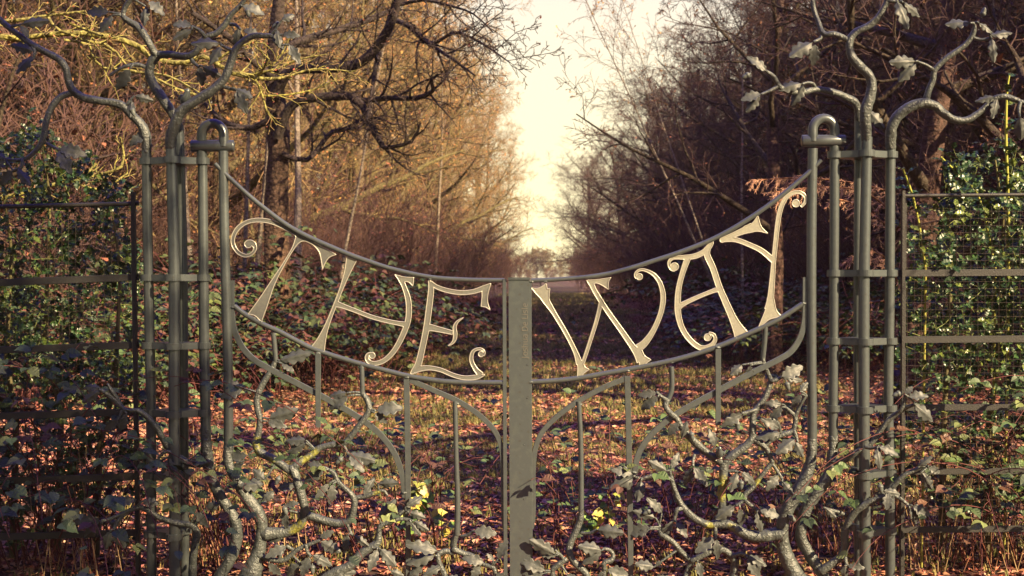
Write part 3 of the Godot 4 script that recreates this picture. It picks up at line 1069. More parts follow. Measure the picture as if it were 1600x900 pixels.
func build_gate() -> void:
	# ----- left leaf -----
	var g := thing("gate_leaf", "left iron gate leaf bearing the gilded letters THE above forged oak branches", "gate", Vector3(G(357, 918).x, 0, 0), "two leaves of the oak branch gate")
	rod(g, "hinge_post", K([349, 236, 15, 350, 330, 15, 353, 450, 15, 356, 560, 15, 357, 650, 15, 357, 700, 15]), 0, 0)
	branch(g, K([357, 698, 15, 357, 724, 15, 370, 750, 17, 386, 778, 20, 402, 800, 20, 409, 820, 18, 407, 844, 19, 402, 870, 24, 394, 894, 34, 388, 921, 46]), 0, 0, "trunk")
	rod(g, "top_rail", K([336, 256, 7, 366, 285, 7, 406, 320, 7.5, 460, 359, 8, 529, 391, 8, 580, 410, 7.5, 620, 422, 7, 673, 433, 7, 727, 437, 7, 788, 438, 7]), 0.012, 0.0, 16)
	rod(g, "lower_rail", K([366, 478, 8, 384, 492, 8, 409, 506, 8, 436, 518, 8, 480, 541, 8, 509, 552, 8, 547, 564, 8, 580, 573, 8, 631, 586, 8, 664, 592, 8, 709, 597, 8, 787, 598, 8]), 0, 0, 16)
	bar(g, "curved_bar", K([362, 438, 9, 362, 478, 9, 365, 510, 9, 372, 530, 9, 383, 548, 9, 400, 564, 9, 432, 582, 9, 472, 603, 9, 508, 622, 9, 552, 647, 9, 588, 673, 9, 612, 701, 9, 625, 730, 9, 630, 756, 8, 631, 777, 6]), -0.004, 0.016)
	bar(g, "curved_bar", K([641, 594, 8, 680, 611, 8, 716, 627, 8, 748, 648, 8, 772, 672, 8, 783, 698, 8, 786, 732, 8, 786.5, 800, 7, 787.5, 826, 4]), -0.004, 0.016)
	bar(g, "upright_bar", K([497, 553, 9, 497, 668, 8]), 0.012, 0.012)
	bar(g, "upright_bar", K([635, 590, 9, 637, 700, 9, 638, 920, 8]), 0.0, 0.014)
	bar(g, "meeting_bar", K([788, 436, 6, 788.5, 600, 6, 790, 919, 6]), 0, 0.03)
	rod(g, "round_bar", K([711, 627, 8, 713, 720, 8, 715, 780, 9, 714, 836, 10]), 0, 0, 14)
	rod(g, "round_bar", K([427, 520, 8, 429, 540, 8, 431, 566, 8]), 0, -0.012, 14)
	rod(g, "round_bar", K([565, 570, 8, 566, 600, 8, 566, 618, 8]), 0, 0, 14)
	branch(g, K([431, 562, 8, 424, 578, 9, 408, 604, 10, 402, 620, 10, 402, 636, 10, 406, 656, 10, 404, 676, 10, 400, 694, 11, 406, 706, 12, 428, 718, 12, 448, 732, 12, 458, 738, 13]), -0.014, 0.0)
	branch(g, K([566, 614, 8, 574, 626, 9, 577, 640, 9, 572, 650, 9, 560, 666, 9, 548, 682, 10, 536, 693, 10, 516, 696, 10, 500, 700, 10, 488, 710, 11, 468, 723, 12, 457, 732, 12]), 0.0, 0.0)
	branch(g, K([456, 730, 13, 462, 744, 13, 470, 770, 14, 476, 794, 14, 474, 808, 14, 468, 820, 15, 456, 828, 16, 436, 833, 19, 412, 834, 21]), 0, 0.004)
	branch(g, K([474, 803, 12, 492, 809, 13, 512, 815, 13, 532, 818, 12, 546, 813, 12, 552, 798, 11, 554, 784, 10, 550, 774, 9, 540, 764, 8, 528, 752, 8, 522, 740, 7, 514, 734, 6]), 0.0, 0.02)
	branch(g, K([556, 778, 8, 576, 774, 8, 592, 768, 6, 600, 767, 5, 605, 774, 4]), 0.008, 0.02)
	branch(g, K([486, 921, 18, 520, 897, 16, 546, 884, 15, 566, 864, 14, 588, 850, 12, 592, 838, 9, 594, 822, 8, 612, 814, 9, 626, 802, 8, 632, 797, 6]), 0.02, 0.02)
	branch(g, K([612, 813, 7, 628, 811, 6, 640, 812, 5]), 0.02, 0.03)
	branch(g, K([714, 832, 10, 709, 848, 11, 708, 862, 10, 696, 861, 9, 685, 866, 9, 686, 880, 9, 695, 900, 9, 700, 921, 9]), 0, 0.0)
	branch(g, K([708, 858, 10, 722, 864, 9, 740, 870, 8, 756, 882, 7, 770, 887, 7, 774, 900, 7, 776, 921, 7]), 0, 0.0)
	branch(g, K([719, 838, 4, 730, 836, 5, 740, 830, 5]), 0, 0.03, "twig")
	branch(g, K([462, 862, 7, 448, 853, 5]), 0.01, 0.02, "twig")
	branch(g, K([404, 868, 10, 440, 876, 8, 466, 858, 7, 480, 852, 6, 500, 844, 5]), 0.01, 0.03, "twig")
	branch(g, K([478, 852, 6, 480, 862, 6, 486, 870, 5]), 0.03, 0.03, "twig")
	branch(g, K([568, 862, 7, 578, 856, 6, 590, 856, 6]), 0.02, 0.03, "twig")
	branch(g, K([542, 816, 6, 545, 826, 5, 550, 836, 5]), 0.01, 0.02, "twig")
	leaf_list(g, [381, 607, 351, 597, 378, 610, 347, 619, 387, 712, 351, 715, 382, 720, 362, 736, 420, 654, 459, 643, 418, 658, 444, 666, 478, 688, 447, 687, 478, 692, 450, 708, 544, 710, 584, 718, 546, 712, 567, 734, 542, 614, 515, 617, 544, 619, 516, 637])
	leaf_list(g, [588, 642, 624, 635, 586, 645, 603, 660, 412, 756, 377, 758, 414, 750, 396, 734, 428, 767, 413, 782, 434, 763, 460, 758, 444, 796, 446, 826, 446, 790, 464, 786, 506, 734, 477, 751, 504, 730, 482, 724, 520, 756, 517, 786, 514, 756, 495, 777])
	leaf_list(g, [448, 853, 417, 869, 440, 842, 416, 842, 484, 870, 471, 898, 488, 868, 517, 881, 500, 846, 529, 861, 500, 840, 519, 831, 544, 836, 537, 863, 552, 836, 573, 852, 568, 774, 585, 750, 590, 756, 619, 755, 590, 858, 577, 890, 594, 858, 618, 881])
	leaf_list(g, [592, 810, 614, 783, 634, 792, 658, 777, 638, 800, 663, 809, 646, 814, 668, 827, 642, 816, 657, 835, 684, 862, 640, 850, 680, 868, 639, 877, 740, 830, 773, 833, 756, 880, 727, 871, 750, 884, 738, 902, 778, 874, 790, 846, 772, 876, 762, 866])
	leaf_list(g, [438, 564, 479, 550, 440, 568, 457, 578, 520, 896, 552, 893, 536, 890, 520, 910, 610, 892, 630, 900, 690, 884, 664, 898, 700, 900, 722, 912, 774, 896, 796, 908, 640, 900, 658, 884, 470, 880, 448, 900, 420, 880, 436, 898])
	for a in [[436, 746, 2.0], [444, 793, 1.2], [534, 716, 2.4], [488, 884, 1.5], [440, 860, 1.9]]: acorn(g, a[0], a[1], 0.035, a[2])
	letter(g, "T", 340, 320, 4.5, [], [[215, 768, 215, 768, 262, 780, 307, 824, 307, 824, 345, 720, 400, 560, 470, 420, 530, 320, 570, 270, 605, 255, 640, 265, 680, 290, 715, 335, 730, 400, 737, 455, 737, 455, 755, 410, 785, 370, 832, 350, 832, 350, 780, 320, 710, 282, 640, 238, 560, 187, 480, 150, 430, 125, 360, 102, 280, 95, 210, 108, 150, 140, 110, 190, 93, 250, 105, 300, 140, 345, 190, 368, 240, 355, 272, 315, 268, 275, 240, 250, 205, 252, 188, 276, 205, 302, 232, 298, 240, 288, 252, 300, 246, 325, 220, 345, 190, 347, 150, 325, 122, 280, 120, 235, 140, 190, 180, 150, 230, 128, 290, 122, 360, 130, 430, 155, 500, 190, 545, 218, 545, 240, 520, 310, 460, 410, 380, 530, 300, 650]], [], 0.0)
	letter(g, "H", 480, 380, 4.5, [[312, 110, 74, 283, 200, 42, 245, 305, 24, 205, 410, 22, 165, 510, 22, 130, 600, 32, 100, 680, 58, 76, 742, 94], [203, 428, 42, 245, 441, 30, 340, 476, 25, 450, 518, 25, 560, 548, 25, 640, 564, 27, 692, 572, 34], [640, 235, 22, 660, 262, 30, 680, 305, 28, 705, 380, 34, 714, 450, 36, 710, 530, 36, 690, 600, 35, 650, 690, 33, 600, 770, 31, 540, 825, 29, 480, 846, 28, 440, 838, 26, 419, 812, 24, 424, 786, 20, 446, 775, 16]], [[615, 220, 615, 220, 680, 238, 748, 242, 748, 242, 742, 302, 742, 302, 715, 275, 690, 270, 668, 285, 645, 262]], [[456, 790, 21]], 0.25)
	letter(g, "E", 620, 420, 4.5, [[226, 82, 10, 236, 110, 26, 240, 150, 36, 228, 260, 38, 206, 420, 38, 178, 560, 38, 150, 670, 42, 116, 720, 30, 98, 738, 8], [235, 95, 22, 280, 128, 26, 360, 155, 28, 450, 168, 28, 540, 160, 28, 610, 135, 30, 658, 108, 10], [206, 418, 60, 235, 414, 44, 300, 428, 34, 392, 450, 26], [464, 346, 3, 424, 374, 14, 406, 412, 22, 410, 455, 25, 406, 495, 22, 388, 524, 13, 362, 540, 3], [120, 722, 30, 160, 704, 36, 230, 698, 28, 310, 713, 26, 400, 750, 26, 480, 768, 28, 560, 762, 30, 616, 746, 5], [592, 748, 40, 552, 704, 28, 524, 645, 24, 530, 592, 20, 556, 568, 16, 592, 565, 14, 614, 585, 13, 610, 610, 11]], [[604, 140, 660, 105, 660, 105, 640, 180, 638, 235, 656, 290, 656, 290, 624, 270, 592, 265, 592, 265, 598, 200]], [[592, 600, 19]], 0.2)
	for w in [[497, 552, 0.014], [636, 590, 0.008], [565, 574, 0.006], [428, 522, 0.004], [713, 631, 0.004], [364, 480, 0.006], [632, 770, 0.006], [787, 600, 0.008], [788, 440, 0.008], [396, 497, 0.006], [407, 503, 0.006], [487, 544, 0.006], [506, 550, 0.006], [640, 588, 0.006], [555, 402, 0.008], [440, 346, 0.008], [673, 436, 0.006]]: weld(g, w[0], w[1], w[2], 0.011)
	# ----- right leaf -----
	g = thing("gate_leaf", "right iron gate leaf bearing the gilded letters WAY and the broad meeting plate", "gate", Vector3(G(1250, 918).x, 0, 0), "two leaves of the oak branch gate")
	rod(g, "hinge_post", K([1270, 232, 15, 1268, 366, 15, 1268, 560, 15, 1269, 640, 15, 1269, 690, 15]), 0, 0)
	branch(g, K([1269, 686, 15, 1267, 720, 16, 1260, 742, 18, 1246, 768, 20, 1231, 794, 21, 1223, 816, 20, 1222, 844, 21, 1228, 868, 23, 1238, 890, 26, 1252, 921, 34]), 0, 0, "trunk")
	rod(g, "top_rail", K([830, 438.5, 7, 863, 437, 7, 905, 434, 7, 943, 429, 7, 977, 421, 7, 1020, 408, 7.5, 1068, 392, 7.5, 1117, 372, 7.5, 1165, 345, 7.5, 1214, 311, 7.5, 1262, 271, 7, 1283, 250, 6]), 0.0, 0.012, 16)
	rod(g, "lower_rail", K([828, 597, 8, 866, 595, 8, 903, 591, 8, 943, 584, 8, 988, 576, 8, 1059, 561, 8, 1117, 543, 8, 1165, 523, 8, 1214, 500, 8, 1254, 475, 8]), 0, 0, 16)
	bar(g, "curved_bar", K([1258, 433, 8, 1258, 475, 9, 1257, 500, 9, 1251, 525, 9, 1238, 547, 9, 1220, 560, 9, 1178, 581, 9, 1140, 601, 9, 1120, 612, 9, 1088, 629, 9, 1060, 645, 9, 1040, 659, 9, 1020, 677, 9, 1004, 697, 9, 995, 717, 9, 992, 741, 8]), -0.004, 0.016)
	bar(g, "curved_bar", K([979, 591, 8, 940, 607, 8, 900, 629, 8, 868, 653, 8, 846, 677, 8, 836, 704, 8, 833, 740, 8, 833.5, 800, 7, 832, 826, 4]), -0.004, 0.016)
	bar(g, "upright_bar", K([1122, 545, 9, 1122, 664, 8]), 0.012, 0.012)
	bar(g, "upright_bar", K([980, 588, 9, 982, 670, 9, 984, 780, 9, 986, 920, 8]), 0.0, 0.014)
	rod(g, "round_bar", K([904, 627, 8, 907, 680, 8, 908, 740, 8.5, 908, 798, 9]), 0, 0, 14)
	rod(g, "round_bar", K([1049, 573, 8, 1050, 595, 8, 1049, 612, 8, 1043, 626, 8]), 0, 0, 14)
	rod(g, "round_bar", K([1196, 508, 8, 1195, 530, 8, 1192, 560, 8]), 0, -0.01, 14)
	var mb := MB.new()
	var pts := [G(794.5, 436, 0.02), G(826.5, 436, 0.02), G(829, 922, 0.02), G(797, 922, 0.02)]
	var dz := Vector3(0, 0, -0.012)
	mb.quad(pts[3], pts[0], pts[1], pts[2], IRON)
	mb.quad(pts[2] + dz, pts[1] + dz, pts[0] + dz, pts[3] + dz, IRON)
	for k in 4: mb.quad(pts[k], pts[k] + dz, pts[(k + 1) % 4] + dz, pts[(k + 1) % 4], IRON)
	var plate := put_world("meeting_plate", mb, M.iron, g)
	bar(g, "meeting_bar", K([828, 438, 5, 828.5, 600, 5, 830, 919, 5]), -0.006, 0.03)
	var cap := MB.new()
	cap.box(G(793.5, 437, 0) + Vector3(0, 0, -0.02), G(828, 433.5, 0) + Vector3(0, 0, 0.026), IRON)
	put("cap", cap.mesh(), M.iron, plate)
	for y in [570, 622, 695, 780]:
		var rv := MB.new()
		var a := G(824 if y < 600 or y == 622 else 819, y, 0.0195)
		rv.tube(PackedVector3Array([a, a + Vector3(0, 0, 0.002), a + Vector3(0, 0, 0.0035)]), PackedFloat32Array([0.0035, 0.0032, 0.0018]), 10, IRON, IRON, true)
		put("rivet", rv.mesh(), M.iron, plate)
	var tm := TextMesh.new()
	tm.text = "Joshua De Lisle"
	tm.font_size = 28
	var fnt := SystemFont.new()
	fnt.font_names = PackedStringArray(["Droid Sans"])
	tm.font = fnt
	tm.depth = 0.004
	tm.pixel_size = 0.00125
	var c := G(820, 517, 0.021)
	var bw := tm.get_aabb().size.x
	var ts := 0.285 / maxf(bw, 0.05)
	var tx := put("stamped_lettering", tm, mat(0.4, Color(0.40, 0.40, 0.38), false), plate)
	tx.transform = Transform3D(Basis(Vector3(0, ts, 0), Vector3(-ts, 0, 0), Vector3(0, 0, 1)), c)
	for w in [[1122, 543, 0.014], [981, 579, 0.008], [1050, 566, 0.004], [1196, 510, 0.004], [906, 632, 0.004], [1256, 474, 0.006], [991, 738, 0.006], [830, 597, 0.008], [830, 440, 0.008], [904, 590, 0.006], [1003, 574, 0.006], [1152, 528, 0.006], [1190, 512, 0.006], [1214, 500, 0.006], [852, 440, 0.006], [1112, 376, 0.008], [1184, 334, 0.008]]: weld(g, w[0], w[1], w[2], 0.011)
	branch(g, K([1043, 624, 9, 1040, 634, 9, 1046, 644, 9, 1057, 654, 9, 1064, 666, 10, 1076, 681, 11, 1088, 693, 12, 1102, 705, 12, 1120, 718, 12, 1130, 726, 11]), 0.0, 0.0)
	branch(g, K([1043, 626, 8, 1034, 620, 6, 1026, 613, 5]), 0.0, 0.02, "twig")
	branch(g, K([1192, 558, 7, 1194, 570, 7, 1203, 590, 7, 1204, 597, 8, 1196, 619, 9, 1186, 634, 9, 1178, 644, 10, 1176, 656, 10, 1176, 670, 11, 1175, 684, 12, 1166, 696, 12, 1148, 709, 13, 1136, 720, 13, 1131, 730, 13]), -0.008, 0.0)
	branch(g, K([1203, 595, 6, 1212, 594, 6, 1222, 589, 4]), 0.0, 0.02, "twig")
	branch(g, K([1131, 724, 14, 1130, 745, 13, 1128, 770, 13, 1128, 795, 11, 1122, 812, 10]), 0, -0.02)
	branch(g, K([1222, 836, 24, 1213, 835, 22, 1206, 836, 20, 1200, 837, 21, 1180, 838, 18, 1162, 833, 16, 1150, 826, 15, 1138, 819, 14, 1122, 819, 13, 1106, 820, 13, 1090, 813, 12, 1076, 802, 11, 1064, 788, 10, 1056, 770, 9, 1051, 756, 8, 1049, 745, 7]), 0.0, 0.01)
	branch(g, K([1051, 752, 7, 1045, 747, 6, 1036, 743, 6, 1024, 742, 6, 1010, 746, 6, 1002, 748, 5, 990, 744, 4]), 0.01, 0.03)
	branch(g, K([1176, 686, 11, 1190, 694, 10, 1198, 702, 9, 1202, 711, 8, 1206, 721, 8, 1202, 728, 7, 1190, 743, 7, 1176, 762, 7, 1164, 773, 8, 1163, 782, 7, 1150, 790, 5]), 0.0, 0.02)
	branch(g, K([1194, 698, 8, 1202, 690, 8, 1210, 685, 8, 1226, 678, 8, 1238, 674, 8, 1242, 662, 8, 1242, 650, 7, 1236, 644, 6, 1228, 637, 5]), 0.0, 0.015)
	branch(g, K([1242, 652, 6, 1246, 642, 6, 1252, 630, 5, 1260, 618, 5]), 0.01, 0.03)
	branch(g, K([1164, 782, 6, 1176, 792, 6, 1184, 797, 5]), 0.02, 0.03, "twig")
	branch(g, K([1205, 723, 6, 1214, 735, 5, 1222, 748, 5]), 0.01, 0.03, "twig")
	branch(g, K([1182, 640, 7, 1172, 643, 6, 1160, 646, 5]), 0.0, 0.03, "twig")
	branch(g, K([1240, 672, 6, 1244, 682, 5, 1246, 690, 4]), 0.01, 0.03, "twig")
	branch(g, K([1220, 676, 5, 1216, 662, 5, 1208, 655, 4]), 0.01, 0.03, "twig")
	branch(g, K([908, 796, 9, 907, 812, 10, 900, 830, 11, 891, 850, 11, 890, 864, 11, 897, 878, 11, 908, 888, 11, 917, 900, 11, 920, 921, 12]), 0, 0)
	branch(g, K([884, 874, 9, 870, 884, 9, 863, 894, 9, 868, 921, 9]), 0.01, 0.01)
	branch(g, K([882, 876, 6, 876, 868, 6, 868, 860, 4]), 0.01, 0.03, "twig")
	branch(g, K([908, 833, 5, 922, 833, 5, 932, 828, 4]), 0.0, 0.03, "twig")
	branch(g, K([944, 892, 8, 944, 880, 8, 954, 876, 8, 958, 868, 7, 953, 860, 6, 944, 857, 5]), 0.02, 0.03)
	branch(g, K([944, 890, 8, 942, 905, 9, 940, 921, 10]), 0.02, 0.02)
	branch(g, K([1030, 820, 5, 1032, 834, 8, 1038, 838, 9, 1052, 848, 9, 1064, 862, 9, 1076, 873, 9, 1080, 878, 9, 1074, 892, 9, 1066, 921, 11]), 0.01, 0.01)
	branch(g, K([1080, 876, 9, 1098, 868, 9, 1110, 862, 9, 1122, 858, 9, 1134, 861, 10, 1145, 873, 11, 1147, 892, 12, 1144, 921, 14]), 0.01, 0.0)
	branch(g, K([1066, 794, 6, 1058, 797, 7, 1055, 806, 6, 1054, 814, 5]), 0.01, 0.02, "twig")
	branch(g, K([1117, 822, 6, 1118, 830, 6, 1118, 840, 5]), 0.01, 0.02, "twig")
	branch(g, K([1144, 868, 6, 1158, 865, 6, 1166, 868, 5]), 0.01, 0.02, "twig")
	branch(g, K([1085, 711, 6, 1083, 720, 5, 1083, 728, 5]), 0.0, 0.02, "twig")
	branch(g, K([1136, 736, 5, 1146, 736, 5, 1155, 738, 4]), 0.0, 0.02, "twig")
	branch(g, K([1048, 746, 5, 1047, 738, 5, 1046, 732, 4]), 0.01, 0.02, "twig")
	leaf_list(g, [1160, 570, 1143, 583, 1172, 571, 1171, 592, 1220, 590, 1253, 573, 1222, 589, 1253, 591, 1026, 614, 999, 617, 1028, 620, 1003, 637, 1060, 660, 1045, 679, 1074, 659, 1067, 683, 1160, 646, 1131, 665, 1222, 632, 1199, 629, 1222, 636, 1203, 659])
	leaf_list(g, [1218, 670, 1194, 656, 1220, 676, 1185, 681, 1242, 686, 1216, 705, 1242, 690, 1255, 713, 1252, 616, 1238, 635, 1250, 612, 1262, 598, 1117, 698, 1111, 673, 1042, 736, 1017, 722, 1048, 732, 1061, 709, 1082, 730, 1070, 758, 1084, 730, 1104, 757])
	leaf_list(g, [988, 741, 959, 734, 990, 746, 958, 759, 1002, 751, 995, 781, 1034, 802, 1015, 780, 1024, 809, 993, 800, 1016, 824, 981, 833, 1012, 828, 996, 838, 932, 828, 969, 832, 940, 860, 909, 853, 940, 860, 914, 880, 948, 890, 980, 897, 940, 892, 938, 908])
	leaf_list(g, [1022, 886, 997, 880, 1024, 884, 1033, 878, 868, 866, 833, 849, 870, 868, 842, 862, 852, 892, 817, 877, 850, 896, 817, 897, 1152, 738, 1143, 766, 1158, 738, 1181, 753, 1216, 742, 1200, 764, 1222, 752, 1239, 771, 1148, 790, 1121, 809, 1156, 794, 1159, 821])
	leaf_list(g, [1182, 800, 1193, 828, 1186, 796, 1217, 805, 1052, 814, 1035, 837, 1056, 816, 1073, 837, 1116, 840, 1089, 861, 1119, 842, 1122, 872, 1168, 868, 1197, 881, 1168, 872, 1187, 900, 886, 896, 900, 912, 1090, 878, 1096, 900, 1040, 900, 1018, 910])
	for a in [[1152, 660, 1.5], [1229, 598, 1.3], [1080, 676, 1.4], [1158, 752, 1.6], [1234, 806, 0.8], [1015, 797, 2.6]]: acorn(g, a[0], a[1], 0.035, a[2])
	wren(g, 1125, 717, 0.02, 0.8, -0.7)
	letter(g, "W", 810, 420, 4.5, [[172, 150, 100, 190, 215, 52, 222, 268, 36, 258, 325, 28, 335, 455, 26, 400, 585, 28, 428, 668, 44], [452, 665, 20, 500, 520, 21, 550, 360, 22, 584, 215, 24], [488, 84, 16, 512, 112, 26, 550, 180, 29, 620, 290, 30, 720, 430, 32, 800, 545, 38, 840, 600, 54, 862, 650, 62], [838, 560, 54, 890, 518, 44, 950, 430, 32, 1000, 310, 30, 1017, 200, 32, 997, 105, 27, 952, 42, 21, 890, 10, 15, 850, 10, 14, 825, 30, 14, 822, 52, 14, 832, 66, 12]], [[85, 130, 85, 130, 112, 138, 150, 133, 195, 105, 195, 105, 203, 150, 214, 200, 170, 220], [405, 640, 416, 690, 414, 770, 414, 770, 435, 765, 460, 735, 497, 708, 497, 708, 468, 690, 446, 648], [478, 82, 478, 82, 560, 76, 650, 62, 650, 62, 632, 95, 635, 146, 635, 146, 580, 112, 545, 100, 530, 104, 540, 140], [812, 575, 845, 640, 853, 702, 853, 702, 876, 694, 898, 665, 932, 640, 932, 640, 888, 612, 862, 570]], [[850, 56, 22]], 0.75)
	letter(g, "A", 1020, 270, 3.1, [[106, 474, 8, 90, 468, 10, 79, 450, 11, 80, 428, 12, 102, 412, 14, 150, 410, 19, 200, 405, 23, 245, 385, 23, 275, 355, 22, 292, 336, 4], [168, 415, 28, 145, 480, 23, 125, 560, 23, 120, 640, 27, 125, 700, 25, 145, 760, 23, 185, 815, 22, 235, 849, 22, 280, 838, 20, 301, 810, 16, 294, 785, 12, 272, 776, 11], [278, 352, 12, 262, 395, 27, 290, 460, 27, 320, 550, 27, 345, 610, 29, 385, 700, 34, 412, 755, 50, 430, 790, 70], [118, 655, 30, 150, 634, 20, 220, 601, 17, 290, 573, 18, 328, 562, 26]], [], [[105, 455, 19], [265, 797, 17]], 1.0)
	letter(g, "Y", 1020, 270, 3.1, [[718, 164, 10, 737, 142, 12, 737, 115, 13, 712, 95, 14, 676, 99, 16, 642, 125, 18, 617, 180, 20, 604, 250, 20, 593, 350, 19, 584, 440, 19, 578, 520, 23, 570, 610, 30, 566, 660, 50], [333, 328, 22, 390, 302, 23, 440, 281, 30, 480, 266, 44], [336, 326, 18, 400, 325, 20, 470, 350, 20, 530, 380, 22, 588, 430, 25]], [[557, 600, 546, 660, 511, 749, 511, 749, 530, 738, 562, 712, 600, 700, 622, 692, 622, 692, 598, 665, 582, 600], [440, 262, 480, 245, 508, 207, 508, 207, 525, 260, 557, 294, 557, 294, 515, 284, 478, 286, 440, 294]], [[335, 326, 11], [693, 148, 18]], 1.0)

func pipe(parent: Node3D, knots: Array, z: float) -> void:
	rod(parent, "pipe", knots, z, z, 24)

func band(parent: Node3D, spots: Array, links: Array, y: float, high: float) -> void:   # an iron strap looped round the pipes
	var polys := []
	for s in spots:
		var poly := PackedVector2Array()
		for k in 24: poly.append(Vector2(s.x, s.y) + Vector2(cos(TAU * k / 24), sin(TAU * k / 24)) * s.z)
		polys.append(poly)
	for l in links:
		var a := Vector2(spots[l[0]].x, spots[l[0]].y)
		var b := Vector2(spots[l[1]].x, spots[l[1]].y)
		var nn := (b - a).normalized().orthogonal() * float(l[2])
		polys.append(PackedVector2Array([a + nn, b + nn, b - nn, a - nn]))
	var acc := []
	for q in polys:
		var grown: PackedVector2Array = q
		if Geometry2D.is_polygon_clockwise(grown): grown.reverse()
		var keep := []
		for a in acc:
			var m := Geometry2D.merge_polygons(a, grown)
			var o2 := []
			for e in m:
				if not Geometry2D.is_polygon_clockwise(e): o2.append(e)
			if o2.size() == 1: grown = o2[0]
			else: keep.append(a)
		keep.append(grown)
		acc = keep
	var mb := MB.new()
	for poly in acc:
		var inner := Geometry2D.offset_polygon(poly, -0.002)
		mb.extrude(poly, y - high * 0.5 + 0.002, y + high * 0.5 - 0.002, func(p: Vector2, h: float) -> Vector3: return Vector3(p.x, h, p.y), IRON)
		for e in inner:
			mb.extrude(e, y - high * 0.5, y + high * 0.5, func(p: Vector2, h: float) -> Vector3: return Vector3(p.x, h, p.y), IRON)
	put_world("band", mb, M.iron, parent)

func hoop(parent: Node3D, xl: float, xr: float, yc: float, cl: float, cr: float, w: float) -> void:
	var mid := (xl + xr) * 0.5
	var rad := (xr - xl) * 0.5
	var kn := [Vector3(xl, yc + 46, w), Vector3(xl, yc + 20, w), Vector3(xl, yc, w)]
	for k in range(1, 12):
		var a := PI - PI * k / 12.0
		kn.append(Vector3(mid + cos(a) * rad, yc - sin(a) * absf(rad) * 1.05, w))
	kn.append_array([Vector3(xr, yc, w), Vector3(xr, yc + 18, w)])
	rod(parent, "hoop", kn, -0.02, 0.0, 20)
	var p := PackedVector3Array()
	var r := PackedFloat32Array()
	var y := yc + 17.0
	for k in 7:
		var a := PI * 0.5 * k / 6.0
		p.append(G(cl + 9.3 * (1.0 - sin(a)), y, -0.01))
		r.append(maxf(9.3 * sin(a) * S, 0.002))
	p.reverse(); r.reverse()
	var p2 := PackedVector3Array()
	var r2 := PackedFloat32Array()
	for k in 7:
		var a := PI * 0.5 * k / 6.0
		p2.append(G(cl + 9.3 * (1.0 - sin(a)), y, -0.01))
		r2.append(maxf(9.3 * sin(a) * S, 0.002))
	for k in 7:
		var a := PI * 0.5 * (6 - k) / 6.0
		p2.append(G(cr - 9.3 * (1.0 - sin(a)), y, -0.01))
		r2.append(maxf(9.3 * sin(a) * S, 0.002))
	var mb := MB.new()
	mb.tube(p2, r2, 20, IRON, IRON, true)
	mb.fix_normals(0)
	put_world("collar", mb, M.iron, parent)

